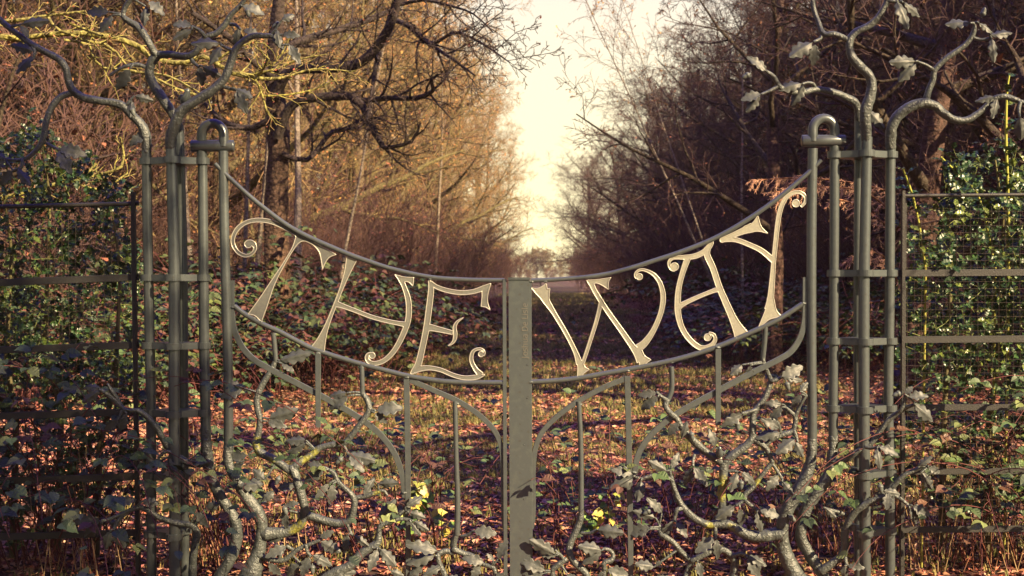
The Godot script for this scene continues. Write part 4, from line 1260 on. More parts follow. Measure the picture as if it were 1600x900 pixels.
func build_pillars() -> void:
	make_leaves()
	# ----- left pillar -----
	var g := thing("gate_pillar", "left gate pillar of four banded iron pipes branching into an oak top with a small bird", "gate pillar", Vector3(G(272, 918).x, 0, 0), "two banded pipe pillars")
	pipe(g, K([229, 236, 15, 230, 330, 15, 232, 430, 15, 234, 540, 15.5, 236, 640, 15.5, 237, 917, 15.5]), -0.02)
	pipe(g, K([267, 226, 16, 270, 330, 17, 272, 430, 17, 272, 620, 17, 273, 760, 17.5, 273, 920, 17.5]), 0.06)
	pipe(g, K([280, 195, 14, 284, 330, 14, 286, 430, 14, 287, 560, 14, 288, 760, 14, 289, 914, 14]), -0.12)
	pipe(g, K([316, 222, 15, 317, 300, 15, 318, 430, 15.5, 319, 540, 16, 321, 640, 16, 321.5, 676, 16]), -0.02)
	for y in [252, 434, 540, 645, 744, 834]:
		var dx: float = (y - 250) * 0.008
		var c1 := G(229 + dx * 1.4, y, -0.02)
		var c2 := G(269 + dx * 0.7, y, 0.06)
		var c3 := G(282 + dx, y, -0.12)
		var c4 := G(316 + dx * 0.9, y, -0.02)
		var sp := [Vector3(c1.x, c1.z, 0.037), Vector3(c2.x, c2.z, 0.042), Vector3(c3.x, c3.z, 0.035), Vector3(c4.x, c4.z, 0.037)]
		var lk := [[0, 1, 0.012], [1, 3, 0.012], [0, 2, 0.012], [2, 3, 0.012], [1, 2, 0.02]]
		if y > 700:
			sp[3] = Vector3(c3.x + 0.01, c3.z + 0.01, 0.035)
		band(g, sp, lk, c1.y, 0.035)
	branch(g, K([321.5, 668, 16, 322, 690, 16, 323, 706, 17, 326, 722, 17, 331, 748, 17, 346, 778, 17, 361, 801, 17.5, 369, 824, 18, 368, 848, 18, 358, 876, 18, 346, 896, 19, 338, 921, 22]), -0.02, -0.02, "trunk")
	branch(g, K([302, 921, 14, 301, 898, 13, 302, 870, 12, 306, 846, 12, 308, 833, 12, 300, 821, 10, 281, 818, 10, 260, 813, 10, 244, 806, 9, 230, 797, 9, 218, 793, 8, 204, 797, 7, 188, 804, 6, 166, 813, 5]), 0.02, 0.14)
	branch(g, K([200, 799, 6, 186, 812, 6, 178, 826, 5]), 0.12, 0.14, "twig")
	branch(g, K([326, 722, 12, 312, 725, 11, 300, 725, 11, 284, 718, 11, 268, 706, 10, 256, 688, 10, 244, 668, 10, 228, 650, 9, 216, 642, 8, 204, 641, 6, 194, 640, 5]), 0.0, 0.13)
	branch(g, K([200, 641, 5, 190, 636, 7, 176, 622, 8, 162, 612, 7, 154, 608, 4]), 0.12, 0.15, "twig")
	branch(g, K([192, 638, 5, 184, 624, 7, 174, 610, 6, 168, 600, 4]), 0.12, 0.15, "twig")
	branch(g, K([268, 707, 6, 258, 706, 6, 248, 716, 5, 250, 724, 4]), 0.08, 0.10, "twig")
	branch(g, K([267, 232, 16, 267, 218, 17, 272, 199, 17, 283, 174, 16, 307, 157, 15, 333, 140, 14, 352, 121, 13, 362, 92, 12, 367, 78, 11, 379, 65, 9, 396, 56, 9, 414, 56, 8, 426, 57, 8, 430, 66, 6, 442, 77, 4]), 0.06, 0.16)
	branch(g, K([280, 205, 14, 276, 190, 15, 267, 173, 15, 253, 153, 15, 239, 131, 14, 233, 113, 14, 237, 97, 14, 246, 86, 14]), -0.12, -0.08)
	branch(g, K([247, 88, 12, 240, 80, 11, 230, 62, 11, 217, 43, 11, 201, 33, 10, 193, 26, 9, 195, 13, 8, 203, 0, 8, 210, -14, 8]), -0.08, -0.04)
	branch(g, K([245, 86, 12, 267, 85, 11, 290, 88, 11, 304, 82, 10, 312, 70, 10, 322, 58, 10, 338, 52, 10, 350, 40, 9, 362, 22, 8, 376, 8, 7, 384, -4, 6]), -0.08, 0.0)
	branch(g, K([229, 240, 15, 228, 214, 15, 220, 194, 14, 203, 177, 13, 187, 163, 13, 158, 158, 12, 132, 153, 12, 115, 142, 12, 107, 127, 11, 103, 108, 11, 92, 93, 11, 73, 82, 10, 50, 70, 10, 27, 53, 9, 10, 40, 9, -2, 28, 8, -20, 10, 7]), -0.02, 0.10)
	branch(g, K([117, 145, 10, 97, 150, 10, 81, 167, 10, 72, 190, 10, 67, 217, 9, 57, 234, 8, 40, 248, 7, 22, 250, 5, -2, 247, 4]), 0.02, 0.12)
	branch(g, K([227, 105, 6, 212, 101, 6, 190, 106, 5, 172, 118, 4]), -0.09, -0.06, "twig")
	branch(g, K([72, 224, 5, 82, 229, 5, 92, 234, 4]), 0.06, 0.10, "twig")
	branch(g, K([35, 250, 5, 32, 262, 5, 20, 268, 4]), 0.10, 0.12, "twig")
	branch(g, K([320, 57, 6, 312, 48, 6, 300, 41, 4]), -0.03, 0.02, "twig")
	branch(g, K([366, 80, 6, 356, 76, 5, 345, 70, 4]), 0.11, 0.14, "twig")
	branch(g, K([296, 88, 6, 302, 97, 6, 311, 105, 4]), -0.06, -0.02, "twig")
	branch(g, K([344, 134, 6, 354, 137, 5, 370, 141, 4]), 0.10, 0.13, "twig")
	branch(g, K([54, 74, 6, 54, 84, 5, 52, 92, 4]), 0.08, 0.10, "twig")
	branch(g, K([360, 38, 6, 368, 39, 5, 376, 46, 4]), 0.0, 0.03, "twig")
	leaf_list(g, [34, 38, 70, 30, 32, 40, 44, 56, 53, 80, 20, 69, 53, 88, 24, 108, 171, 19, 137, 18, 176, 24, 155, 46, 203, 108, 184, 137, 228, 10, 222, 35, 232, 2, 255, 20, 300, 40, 272, 36, 300, 46, 273, 60, 344, 68, 303, 64, 346, 72, 327, 95, 372, 44, 370, 72, 380, 48, 404, 52])
	leaf_list(g, [432, 46, 438, 70, 442, 54, 464, 54, 452, 70, 467, 96, 440, 32, 458, 22, 378, 10, 411, 17, 312, 104, 316, 131, 316, 104, 342, 117, 368, 139, 391, 149, 370, 142, 383, 173, 210, 150, 236, 156, 206, 157, 202, 180, 231, 210, 202, 223, 235, 214, 229, 244])
	leaf_list(g, [92, 233, 130, 239, 91, 236, 108, 264, 20, 266, 0, 287, 27, 264, 44, 285, 9, 248, -6, 240, 8, 250, -6, 262, 156, 606, 132, 603, 156, 610, 130, 628, 198, 646, 187, 675, 186, 656, 164, 671, 242, 708, 207, 712, 264, 714, 266, 740, 212, 780, 185, 786, 222, 783, 246, 785])
	leaf_list(g, [158, 814, 118, 816, 158, 818, 132, 841, 172, 830, 163, 858, 178, 828, 194, 855, 308, 800, 322, 822, 320, 796, 340, 787])
	for a in [[206, 170, 1.2], [386, 15, 1.3], [436, 36, 2.5], [258, 728, 1.9], [176, 814, 1.3]]: acorn(g, a[0], a[1], 0.09, a[2])
	wren(g, 289, 165, 0.075, 1.0, 0.25)
	hoop(g, 315, 349.5, 211, 299, 365, 15)
	# ----- right pillar -----
	g = thing("gate_pillar", "right gate pillar of banded iron pipes branching into sunlit oak boughs", "gate pillar", Vector3(G(1350, 918).x, 0, 0), "two banded pipe pillars")
	pipe(g, K([1304, 222, 15, 1304, 366, 15, 1303, 540, 15, 1302, 640, 15, 1302, 690, 14.5]), -0.02)
	pipe(g, K([1355, 214, 16, 1351.5, 366, 16.5, 1350, 480, 17, 1350, 640, 17, 1351, 740, 17, 1352, 920, 17.5]), 0.06)
	pipe(g, K([1342, 180, 13, 1341, 300, 13, 1340, 540, 13, 1341, 740, 13, 1341, 914, 13]), -0.12)
	pipe(g, K([1392, 226, 15, 1391, 300, 15, 1390, 480, 15, 1388, 620, 15, 1390, 740, 15, 1391, 917, 15.5]), -0.02)
	for y in [242, 427, 533, 638, 739, 829]:
		var dx: float = (y - 240) * 0.006
		var c1 := G(1304 - dx * 0.6, y, -0.02)
		var c2 := G(1354 - dx, y, 0.06)
		var c3 := G(1341, y, -0.12)
		var c4 := G(1391.5 - dx * 0.5, y, -0.02)
		var sp := [Vector3(c1.x, c1.z, 0.037), Vector3(c2.x, c2.z, 0.042), Vector3(c3.x, c3.z, 0.034), Vector3(c4.x, c4.z, 0.037)]
		if y > 700:
			sp[0] = Vector3(c3.x - 0.01, c3.z + 0.01, 0.034)
		band(g, sp, [[0, 1, 0.012], [1, 3, 0.012], [0, 2, 0.012], [2, 3, 0.012], [1, 2, 0.02]], c1.y, 0.035)
	branch(g, K([1302, 682, 15, 1302, 700, 15, 1300, 714, 16, 1297, 738, 17, 1282, 763, 17, 1262, 792, 17, 1253, 816, 17, 1252, 840, 17, 1262, 861, 17, 1275, 882, 17, 1286, 900, 18, 1292, 921, 20]), -0.02, -0.02, "trunk")
	branch(g, K([1298, 718, 11, 1306, 721, 10, 1316, 720, 10, 1328, 714, 10, 1340, 706, 9, 1349, 700, 9, 1360, 694, 8, 1368, 684, 8, 1378, 670, 8, 1390, 655, 8, 1406, 643, 7, 1420, 635, 6, 1432, 632, 4]), 0.0, 0.16)
	branch(g, K([1406, 643, 6, 1412, 632, 6, 1414, 618, 5]), 0.14, 0.16, "twig")
	branch(g, K([1352, 698, 7, 1360, 700, 6, 1372, 699, 4]), 0.12, 0.16, "twig")
	branch(g, K([1282, 892, 14, 1299, 881, 13, 1315, 869, 12, 1320, 853, 12, 1320, 834, 12, 1326, 815, 11, 1336, 800, 11, 1350, 790, 11, 1361, 784, 10, 1376, 778, 7, 1388, 774, 6, 1398, 775, 6, 1408, 780, 6, 1420, 790, 5]), 0.0, 0.15)
	branch(g, K([1323, 806, 6, 1312, 801, 6, 1298, 797, 5, 1287, 793, 4]), 0.05, 0.08, "twig")
	branch(g, K([1320, 866, 7, 1321, 876, 6, 1324, 884, 5]), 0.04, 0.07, "twig")
	branch(g, K([1386, 772, 8, 1396, 760, 8, 1410, 745, 8, 1424, 737, 7, 1438, 731, 6, 1450, 729, 5]), 0.08, 0.14)
	branch(g, K([1354, 218, 16, 1353, 198, 17, 1353, 172, 17, 1359, 152, 16, 1362, 133, 15, 1358, 118, 14, 1344, 104, 14, 1331, 89, 13, 1327, 72, 12, 1330, 58, 12, 1340, 48, 12, 1358, 40, 11, 1372, 28, 11, 1381, 13, 10, 1387, 0, 9, 1390, -16, 8]), 0.06, 0.14)
	branch(g, K([1388, 2, 6, 1396, 2, 5, 1404, 4, 4]), 0.13, 0.15, "twig")
	branch(g, K([1328, 66, 10, 1316, 58, 9, 1302, 53, 9, 1291, 54, 9, 1284, 49, 9, 1278, 33, 8, 1272, 16, 8, 1270, 0, 7, 1272, -14, 7]), 0.09, 0.04)
	branch(g, K([1286, 50, 6, 1282, 60, 6, 1272, 65, 4]), 0.07, 0.09, "twig")
	branch(g, K([1342, 186, 12, 1341, 172, 12, 1336, 160, 12, 1324, 153, 11, 1304, 145, 10, 1276, 140, 10, 1256, 144, 9, 1236, 144, 9, 1220, 137, 8, 1208, 120, 8, 1197, 111, 5]), -0.10, 0.06)
	branch(g, K([1274, 140, 6, 1271, 132, 6, 1263, 129, 5, 1254, 131, 4]), -0.02, 0.02, "twig")
	branch(g, K([1214, 136, 6, 1202, 142, 5, 1190, 147, 4]), 0.04, 0.08, "twig")
	branch(g, K([1392, 232, 16, 1392, 212, 17, 1394, 197, 17, 1404, 180, 17, 1422, 167, 17, 1442, 161, 16, 1460, 165, 14, 1473, 176, 13, 1491, 187, 12, 1511, 187, 11, 1527, 178, 10, 1544, 164, 9, 1556, 153, 9, 1571, 151, 9, 1587, 156, 9, 1600, 161, 8, 1625, 166, 7]), -0.02, 0.10)
	branch(g, K([1446, 162, 12, 1451, 142, 10, 1458, 124, 9, 1460, 111, 9, 1471, 98, 9, 1489, 84, 9, 1507, 71, 8, 1518, 58, 8, 1523, 44, 7, 1522, 36, 5]), 0.0, 0.08)
	branch(g, K([1520, 59, 6, 1534, 62, 5, 1547, 59, 4]), 0.07, 0.10, "twig")
	branch(g, K([1458, 109, 6, 1446, 101, 5, 1432, 96, 4]), 0.03, 0.06, "twig")
	branch(g, K([1594, 160, 6, 1592, 172, 5, 1593, 182, 4]), 0.10, 0.12, "twig")
	leaf_list(g, [1269, 67, 1239, 83, 1273, 69, 1271, 100, 1253, 131, 1221, 136, 1256, 133, 1237, 161, 1197, 112, 1172, 88, 1189, 147, 1161, 154, 1187, 149, 1168, 172, 1356, 173, 1381, 197, 1349, 176, 1351, 202, 1431, 96, 1396, 96, 1431, 100, 1408, 123, 1516, 36, 1481, 34])
	leaf_list(g, [1529, 36, 1552, 49, 1547, 56, 1580, 48, 1549, 60, 1557, 92, 1553, 151, 1526, 156, 1558, 153, 1554, 182, 1593, 182, 1597, 216, 1400, 2, 1422, 37, 1411, 4, 1439, 22, 1418, 620, 1449, 617, 1414, 616, 1425, 605, 1428, 632, 1459, 655, 1370, 700, 1378, 729, 1372, 698, 1403, 709])
	leaf_list(g, [1400, 764, 1369, 777, 1388, 770, 1386, 794, 1380, 767, 1406, 771, 1425, 790, 1453, 804, 1421, 795, 1436, 817, 1434, 730, 1453, 714, 1450, 730, 1468, 738, 1440, 738, 1456, 764, 1324, 884, 1349, 887, 1320, 884, 1320, 904, 1290, 794, 1306, 808])
	for a in [[1535, 24, 5.0], [1406, 614, 2.8], [1375, 758, 1.4], [1170, 116, 2.6]]: acorn(g, a[0], a[1], 0.15, a[2])
	hoop(g, 1304, 1270, 203, 1253, 1320, 15)

# ================= fences =================
func build_fences() -> void:
	for side in 2:
		var l := side == 0
		var f := thing("estate_fence", "dark iron rail fence with wire mesh left of the gate, grown through with holly" if l else "dark iron rail fence with wire mesh right of the gate, in the sun", "fence", G(212 if l else 1409, 918, -0.1) * Vector3(1, 0, 1), "iron fences either side of the gate")
		var z := -0.10
		var x0 := -640.0 if l else 1404.0
		var x1 := 217.0 if l else 2250.0
		var ys := [[318, 338, 7, 0.0], [433, 466, 11, 1.0], [539, 569, 11, 1.0], [643, 671, 11, 1.0], [744, 772, 11, 1.0], [832, 858, 11, 1.0]] if l else [[306, 298, 6, 0.0], [427, 419, 11, 1.0], [531, 523, 11, 1.0], [637, 632, 10, 1.0], [737, 730, 10, 1.0], [828, 818, 10, 1.0]]
		for y in ys:
			var a := Vector3(x1 if l else x0, y[0], y[2])
			var b := Vector3(x0 if l else x1, y[1], y[2])
			if y[3] == 0.0:
				rod(f, "rail", [a, a.lerp(b, 0.5), b], z, z, 12, M.fence, RAIL)
			else:
				bar(f, "rail", [a, a.lerp(b, 0.5) + Vector3(0, 0.6, 0), b], z, 0.01, M.fence, 0.0016, RAIL)
		bar(f, "post", K([208, 300, 6, 212, 600, 6, 217, 918, 6]) if l else K([1411, 298, 5, 1410, 600, 5, 1408, 918, 5]), z + 0.012, 0.03, M.fence, 0.0016, RAIL)
		bar(f, "post", K([206, 312, 4, 210, 600, 4, 214, 918, 4]) if l else K([1415, 306, 4, 1413, 600, 4, 1411, 918, 4]), z - 0.03, 0.006, M.fence, 0.0016, RAIL)
		for px in ([-210, -630] if l else [1830, 2240]):
			bar(f, "post", K([px, 300, 6, px, 600, 6, px, 918, 6]), z - 0.02, 0.03, M.fence, 0.0016, RAIL)
		var mb := MB.new()
		var zz := z - 0.014
		var xx := -630.0 if l else 1418.0
		while xx < (206.0 if l else 2240.0):
			var p := PackedVector3Array()
			var r := PackedFloat32Array()
			for k in 9:
				p.append(G(xx + rnd(-0.6, 0.6) + (k * 0.4 if l else 0.0), 322 + k * 66.0, zz) + Vector3(0, 0, rnd(-0.004, 0.004)))
				r.append(0.0009)
			mb.tube(p, r, 4, Color(0.05, 0.035, 0.03), Color(0.05, 0.035, 0.03))
			xx += 11.0
		var yy := 330.0
		while yy < 850.0:
			var p := PackedVector3Array()
			var r := PackedFloat32Array()
			for k in 9:
				p.append(G(lerpf(-630.0 if l else 1412.0, 208.0 if l else 2240.0, k / 8.0), yy + rnd(-0.6, 0.6) + ((8 - k) * 3.0 if l else 0.0), zz - 0.002))
				r.append(0.0009)
			mb.tube(p, r, 4, Color(0.05, 0.035, 0.03), Color(0.05, 0.035, 0.03))
			yy += 11.0
		var w := put_world("wire_mesh", mb, M.fence, f)
		w.set_meta("kind", "stuff")

# ================= undergrowth =================
func leaf_mesh(kind: String) -> ArrayMesh:          # one leaf, a metre long, base at the origin, along +x, face towards +z
	var mb := MB.new()
	var rim := []
	if kind == "holly":
		rim = [[0.06, 0.02], [0.14, 0.20], [0.24, 0.13], [0.36, 0.31], [0.46, 0.19], [0.58, 0.31], [0.68, 0.15], [0.80, 0.20], [0.88, 0.06]]
	elif kind == "bramble":
		rim = [[0.08, 0.06], [0.16, 0.22], [0.27, 0.33], [0.30, 0.31], [0.42, 0.36], [0.45, 0.33], [0.58, 0.31], [0.61, 0.27], [0.74, 0.19], [0.77, 0.15], [0.88, 0.06]]
	else:
		rim = [[0.10, 0.10], [0.28, 0.26], [0.5, 0.28], [0.72, 0.2], [0.88, 0.08]]
	var fold := 0.35 if kind == "holly" else 0.22
	var spine := []
	for k in rim:
		spine.append(Vector3(k[0], 0, -0.16 * k[0] * k[0]))
	for s in [-1, 1]:
		var prev_o := Vector3.ZERO
		var prev_i := Vector3.ZERO
		for k in rim.size():
			var wob := 0.05 * sin(k * 1.9) if kind == "holly" else 0.02 * sin(k * 2.3)
			var o := Vector3(rim[k][0], s * rim[k][1], spine[k].z + fold * rim[k][1] + wob)
			if s > 0: mb.quad(prev_i, prev_o, o, spine[k], Color.WHITE)
			else: mb.quad(prev_o, prev_i, spine[k], o, Color.WHITE)
			prev_o = o
			prev_i = spine[k]
		var tip := Vector3(1, 0, -0.18)
		if s > 0: mb.tri(prev_i, prev_o, tip, Color.WHITE)
		else: mb.tri(prev_o, prev_i, tip, Color.WHITE)
	return mb.mesh()

func leaf_basis(dir: Vector3, up: Vector3, size: float) -> Basis:
	var x := dir.normalized()
	var n := (up - x * up.dot(x))
	n = n.normalized() if n.length() > 0.05 else x.cross(Vector3(0.3, 0.5, 0.8)).normalized()
	return Basis(x, n.cross(x), n).scaled(Vector3.ONE * size)

# arching bramble canes with leaves in threes, grown from roots between two points; returns [cane mesh, leaf places, colours]
func canes(roots: Array, high: float, reach: float, lean: Vector3, leaf: float, hues: Array, gap := 0.09, cane := Color(0.16, 0.05, 0.05), thick := 0.0035) -> Array:
	var mb := MB.new()
	var places := []
	var cols := PackedColorArray()
	for q in roots:
		var p: Vector3 = q
		var d := (Vector3(rnd(-0.5, 0.5), 1.0, rnd(-0.5, 0.5)) + lean * 0.4).normalized()
		var a := rnd(0, TAU)
		var out := (Vector3(cos(a), 0, sin(a)) + lean).normalized()
		var pts := PackedVector3Array([p])
		var rs := PackedFloat32Array([thick])
		var length := high * rnd(0.9, 1.7) + reach * rnd(0.3, 1.0)
		var n := int(length / 0.10) + 2
		var since := rnd(0, gap)
		for k in n:
			var t := float(k) / n
			d = (d + out * 0.10 + Vector3.DOWN * 0.16 * t * 1.4 + rvec() * 0.09).normalized()
			var nx := p + d * 0.10
			if nx.y < 0.05: break
			p = nx
			pts.append(p)
			rs.append(thick * (1.0 - 0.6 * t))
			since += 0.10
			if since > gap and t > 0.12:
				since = 0.0
				var side := d.cross(Vector3.UP).normalized() * (1 if rng.randf() < 0.5 else -1)
				var pet := (side + Vector3.UP * rnd(-0.2, 0.5) + d * 0.3).normalized()
				var hub := p + pet * leaf * rnd(0.7, 1.2)
				var col: Color = hues[rng.randi() % hues.size()] * rnd(0.75, 1.25)
				for b in [0.0, 1.25, -1.25]:
					if rng.randf() < 0.15: continue
					var dir := pet.rotated(Vector3.UP, b) + Vector3.DOWN * rnd(0.0, 0.6)
					var face := Vector3(rnd(-0.5, 0.6), 1.0, rnd(0.0, 1.0))
					places.append(Transform3D(leaf_basis(dir, face, leaf * rnd(0.75, 1.2) * (1.1 if b == 0.0 else 0.9)), hub))
					cols.append(col * rnd(0.9, 1.1))
		if pts.size() > 2:
			mb.tube(pts, rs, 4, cane, cane)
	return [mb, places, cols]

# the plant as a thing: its canes, the leaves that show largest as parts of their own, the rest as one mass
func leafy_thing(o: Node3D, made: Array, mesh: Mesh, mat_: Material, singles: int, called := "stem") -> void:
	put(called, made[0].mesh(), M.stem, o)
	var order := range(made[1].size())
	order.sort_custom(func(a, b): return made[1][a].origin.z > made[1][b].origin.z)
	var rest := []
	var rc := PackedColorArray()
	var tints := {}
	for k in order.size():
		var t: Transform3D = made[1][order[k]]
		if k < singles:
			var c: Color = made[2][order[k]]
			var key := Vector3i(int(c.r * 40.0), int(c.g * 25.0), int(c.b * 40.0))
			if not tints.has(key):
				var m: StandardMaterial3D = mat_.duplicate()
				m.albedo_color = c.linear_to_srgb()
				m.vertex_color_use_as_albedo = false
				tints[key] = m
			put("leaf", mesh, tints[key], o, t)
		else:
			rest.append(t)
			rc.append(made[2][order[k]])
	if rest.size(): scatter("foliage", mesh, mat_, rest, rc, o)

func copy_of(proto: Node3D, at: Vector3, turn: float, size: Vector3, label: String, group: String) -> Node3D:
	var r: Node3D = proto.duplicate()
	r.name = numbered(proto.get_meta("called"))
	at.y = height(at.x, at.z) - 0.02
	r.position = at
	r.rotation.y = turn
	r.scale = size
	add_child(r)
	tag(r, label, proto.get_meta("sort"), group)
	return r

func proto_node(called: String, sort: String) -> Node3D:
	var o := Node3D.new()
	o.name = called
	o.set_meta("called", called)
	o.set_meta("sort", sort)
	return o

func build_understory() -> void:
	var br := leaf_mesh("bramble")
	var green := [Color(0.045, 0.085, 0.025), Color(0.035, 0.06, 0.03), Color(0.09, 0.12, 0.03), Color(0.05, 0.07, 0.02), Color(0.12, 0.05, 0.03)]
	# bramble banks
	var protos := []
	for k in 2:
		var o := proto_node("bramble_thicket", "bramble")
		var roots := []
		for q in 120: roots.append(Vector3(rnd(-1.2, 1.2), 0, rnd(-1.0, 1.0)))
		leafy_thing(o, canes(roots, 0.75, 0.7, Vector3.ZERO, 0.075, green), br, M.green, 0)
		protos.append(o)
	var bank := -1
	for d in [[-4.7, 15.6, 1.3], [-3.9, 17.5, 1.4], [-5.8, 17.0, 1.5], [-4.6, 19.5, 1.6], [-6.2, 20.0, 1.6], [-3.8, 22.0, 1.5], [-5.2, 23.0, 1.7], [-7.0, 24.0, 1.7], [-3.9, 26.5, 1.6], [-5.4, 28.0, 1.7], [-7.2, 30.0, 1.7]]:
		bank += 1
		copy_of(protos[rng.randi() % 2], A(d[0], d[1]), rnd(0, TAU), Vector3(d[2], d[2] * rnd(0.8, 1.1), d[2]), "%s leafy bramble bank from the gate along the left edge of the ride" % nth(bank), "bramble banks left of the ride")
	bank = -1
	for d in [[6.5, 17.5, 1.1], [7.3, 20.0, 1.5], [6.0, 21.0, 1.4], [4.9, 22.5, 1.3], [8.1, 23.0, 1.6], [5.2, 25.0, 1.5], [6.6, 25.5, 1.6], [8.1, 28.0, 1.6], [5.0, 29.0, 1.6], [6.4, 30.0, 1.6]]:
		bank += 1
		copy_of(protos[rng.randi() % 2], A(d[0], d[1]), rnd(0, TAU), Vector3(d[2], d[2] * rnd(0.8, 1.1), d[2]), "%s leafy bramble bank from the gate along the right edge of the ride" % nth(bank), "bramble banks right of the ride")
	# dead bracken
	var fro := MB.new()
	var fo := proto_node("bracken_clump", "bracken")
	for k in 26:
		var a := rnd(0, TAU)
		var p := Vector3(rnd(-0.35, 0.35), 0, rnd(-0.35, 0.35))
		var d := Vector3(cos(a) * 0.4, 1, sin(a) * 0.4).normalized()
		var col := Color(0.24, 0.08, 0.05).lerp(Color(0.13, 0.045, 0.045), rng.randf()).lerp(Color(0.36, 0.15, 0.08), rng.randf() * 0.4)
		var pts := PackedVector3Array([p])
		var rs := PackedFloat32Array([0.005])
		for q in 11:
			d = (d + Vector3(cos(a), -0.5, sin(a)) * 0.15).normalized()
			p += d * 0.085
			pts.append(p)
			rs.append(0.005 - q * 0.0004)
			if q > 2:
				var w := 0.22 * (1.0 - (q - 3) / 9.0)
				for s in [-1.0, 1.0]:
					var e: Vector3 = d.cross(Vector3(0, 1, 0.2)).normalized() * s
					for j in 5:
						var u: Vector3 = p + e * w * (j + 0.5) / 5.0 + Vector3.DOWN * 0.02 * j
						for v2 in [-1.0, 1.0]:
							var tip: Vector3 = u + d * v2 * 0.035 + e * 0.02 + Vector3.DOWN * rnd(0.0, 0.03)
							fro.tri(u, tip, u + e * 0.022 + Vector3(0, rnd(-0.01, 0.01), 0), col)
		fro.tube(pts, rs, 3, col * 0.8, col)
	put("fronds", fro.mesh(), M.litter, fo).set_meta("kind", "stuff")
	bank = -1
	for d in [[5.1, 28.0, 1.4], [3.5, 29.0, 1.3], [6.7, 29.5, 1.5], [4.3, 32.5, 1.5], [7.5, 33.0, 1.6], [5.7, 35.0, 1.6], [3.9, 37.0, 1.4], [5.5, 41.0, 1.6], [4.9, 47.0, 1.6], [5.2, 55.0, 1.8], [4.9, 66.0, 1.8]]:
		bank += 1
		copy_of(fo, A(d[0], d[1]), rnd(0, TAU), Vector3(d[2] * 1.3, d[2], d[2] * 1.3), "%s rust red clump of dead bracken from the gate, right of the ride" % nth(bank), "dead bracken right of the ride")
	bank = -1
	for d in [[-3.7, 21.0, 1.2], [-4.7, 24.0, 1.4], [-2.7, 27.0, 1.2], [-3.7, 29.0, 1.5], [-5.7, 30.0, 1.6], [-3.1, 31.0, 1.3], [-2.7, 36.0, 1.3], [-2.9, 43.0, 1.5], [-2.7, 52.0, 1.6], [-2.9, 62.0, 1.7]]:
		bank += 1
		copy_of(fo, A(d[0], d[1]), rnd(0, TAU), Vector3(d[2] * 1.3, d[2], d[2] * 1.3), "%s maroon clump of dead bracken from the gate, left of the ride" % nth(bank), "dead bracken left of the ride")
	# leafless scrub
	var SP := {"seg": [6, 5, 4], "kids": [9, 6], "len": [0.55, 0.5], "ang": [0.6, 0.6], "wig": [0.12, 0.2, 0.25], "up": [0.08, 0.1, 0.05], "from": [0.12, 0.1], "rmin": 0.004}
	var scrubs := []
	for v3 in 2:
		var so := proto_node("scrub_bush", "bush")
		var sm := MB.new()
		for k in 22:
			var list := []
			grow(list, Vector3(rnd(-0.8, 0.8), 0, rnd(-0.8, 0.8)), Vector3(rnd(-0.35, 0.35), 1, rnd(-0.35, 0.35)).normalized(), rnd(1.5, 2.8), 0.011, 0, SP)
			var c0 := Color(0.075, 0.036, 0.040).lerp(Color(0.11, 0.06, 0.042), rng.randf())
			for b: Bough in list:
				sm.tube(b.p, b.r, 3, c0, c0 * 1.1)
				if b.l == 2 and rng.randf() < 0.25:
					var u := rvec() * 0.05
					sm.tri(b.p[-1], b.p[-1] + u, b.p[-1] + u.cross(Vector3(0.4, 0.8, 0.2)), Color(0.32, 0.12, 0.07))
		put("stems", sm.mesh(), M.twig_dark, so).set_meta("kind", "stuff")
		scrubs.append(so)
	for side in [-1, 1]:
		var lat0 := 3.9 if side < 0 else 4.9
		for k in 17:
			var d := 25.0 * pow(1.125, k)
			var s := rnd(0.9, 1.25) * (1.0 + k * 0.03)
			copy_of(scrubs[k % 2], A(side * (lat0 + rnd(0.0, 1.2)), d), rnd(0, TAU), Vector3(s * 1.2, s, s * 1.2), "%s leafless scrub bush from the gate at the %s edge of the ride" % [nth(k), "left" if side < 0 else "right"], "scrub bushes left of the ride" if side < 0 else "scrub bushes right of the ride")
			if k < 12:
				copy_of(scrubs[(k + 1) % 2], A(side * (lat0 + rnd(3.0, 6.5)), d + 2.0), rnd(0, TAU), Vector3(s * 1.5, s * 1.3, s * 1.5), "leafless purple brown scrub bush deep under the trees %s of the ride" % ("left" if side < 0 else "right"), "scrub deep under the trees left of the ride" if side < 0 else "scrub deep under the trees right of the ride")
	for side in [-1, 1]:
		for k in 22:
			var d := 19.0 + k * 3.3 + rnd(-1, 1)
			var s := rnd(1.5, 2.1)
			copy_of(scrubs[k % 2], A(side * (9.0 if side < 0 else 10.0) + side * rnd(0.0, 7.0) * (0.4 + k * 0.04), d), rnd(0, TAU), Vector3(s * 1.5, s, s * 1.5), "tall leafless thicket between the trunks of the wood %s of the ride" % ("left" if side < 0 else "right"), "thickets in the wood left of the ride" if side < 0 else "thickets in the wood right of the ride")
	for k in 12:
		copy_of(scrubs[k % 2], A(-24.0 + k * 4.4, 250.0 + rnd(-8, 8)), rnd(0, TAU), Vector3.ONE * rnd(1.0, 1.5), "leafless scrub bush in the haze at the far end of the ride", "scrub at the far end of the ride")
	for p in protos + scrubs + [fo]: p.queue_free()

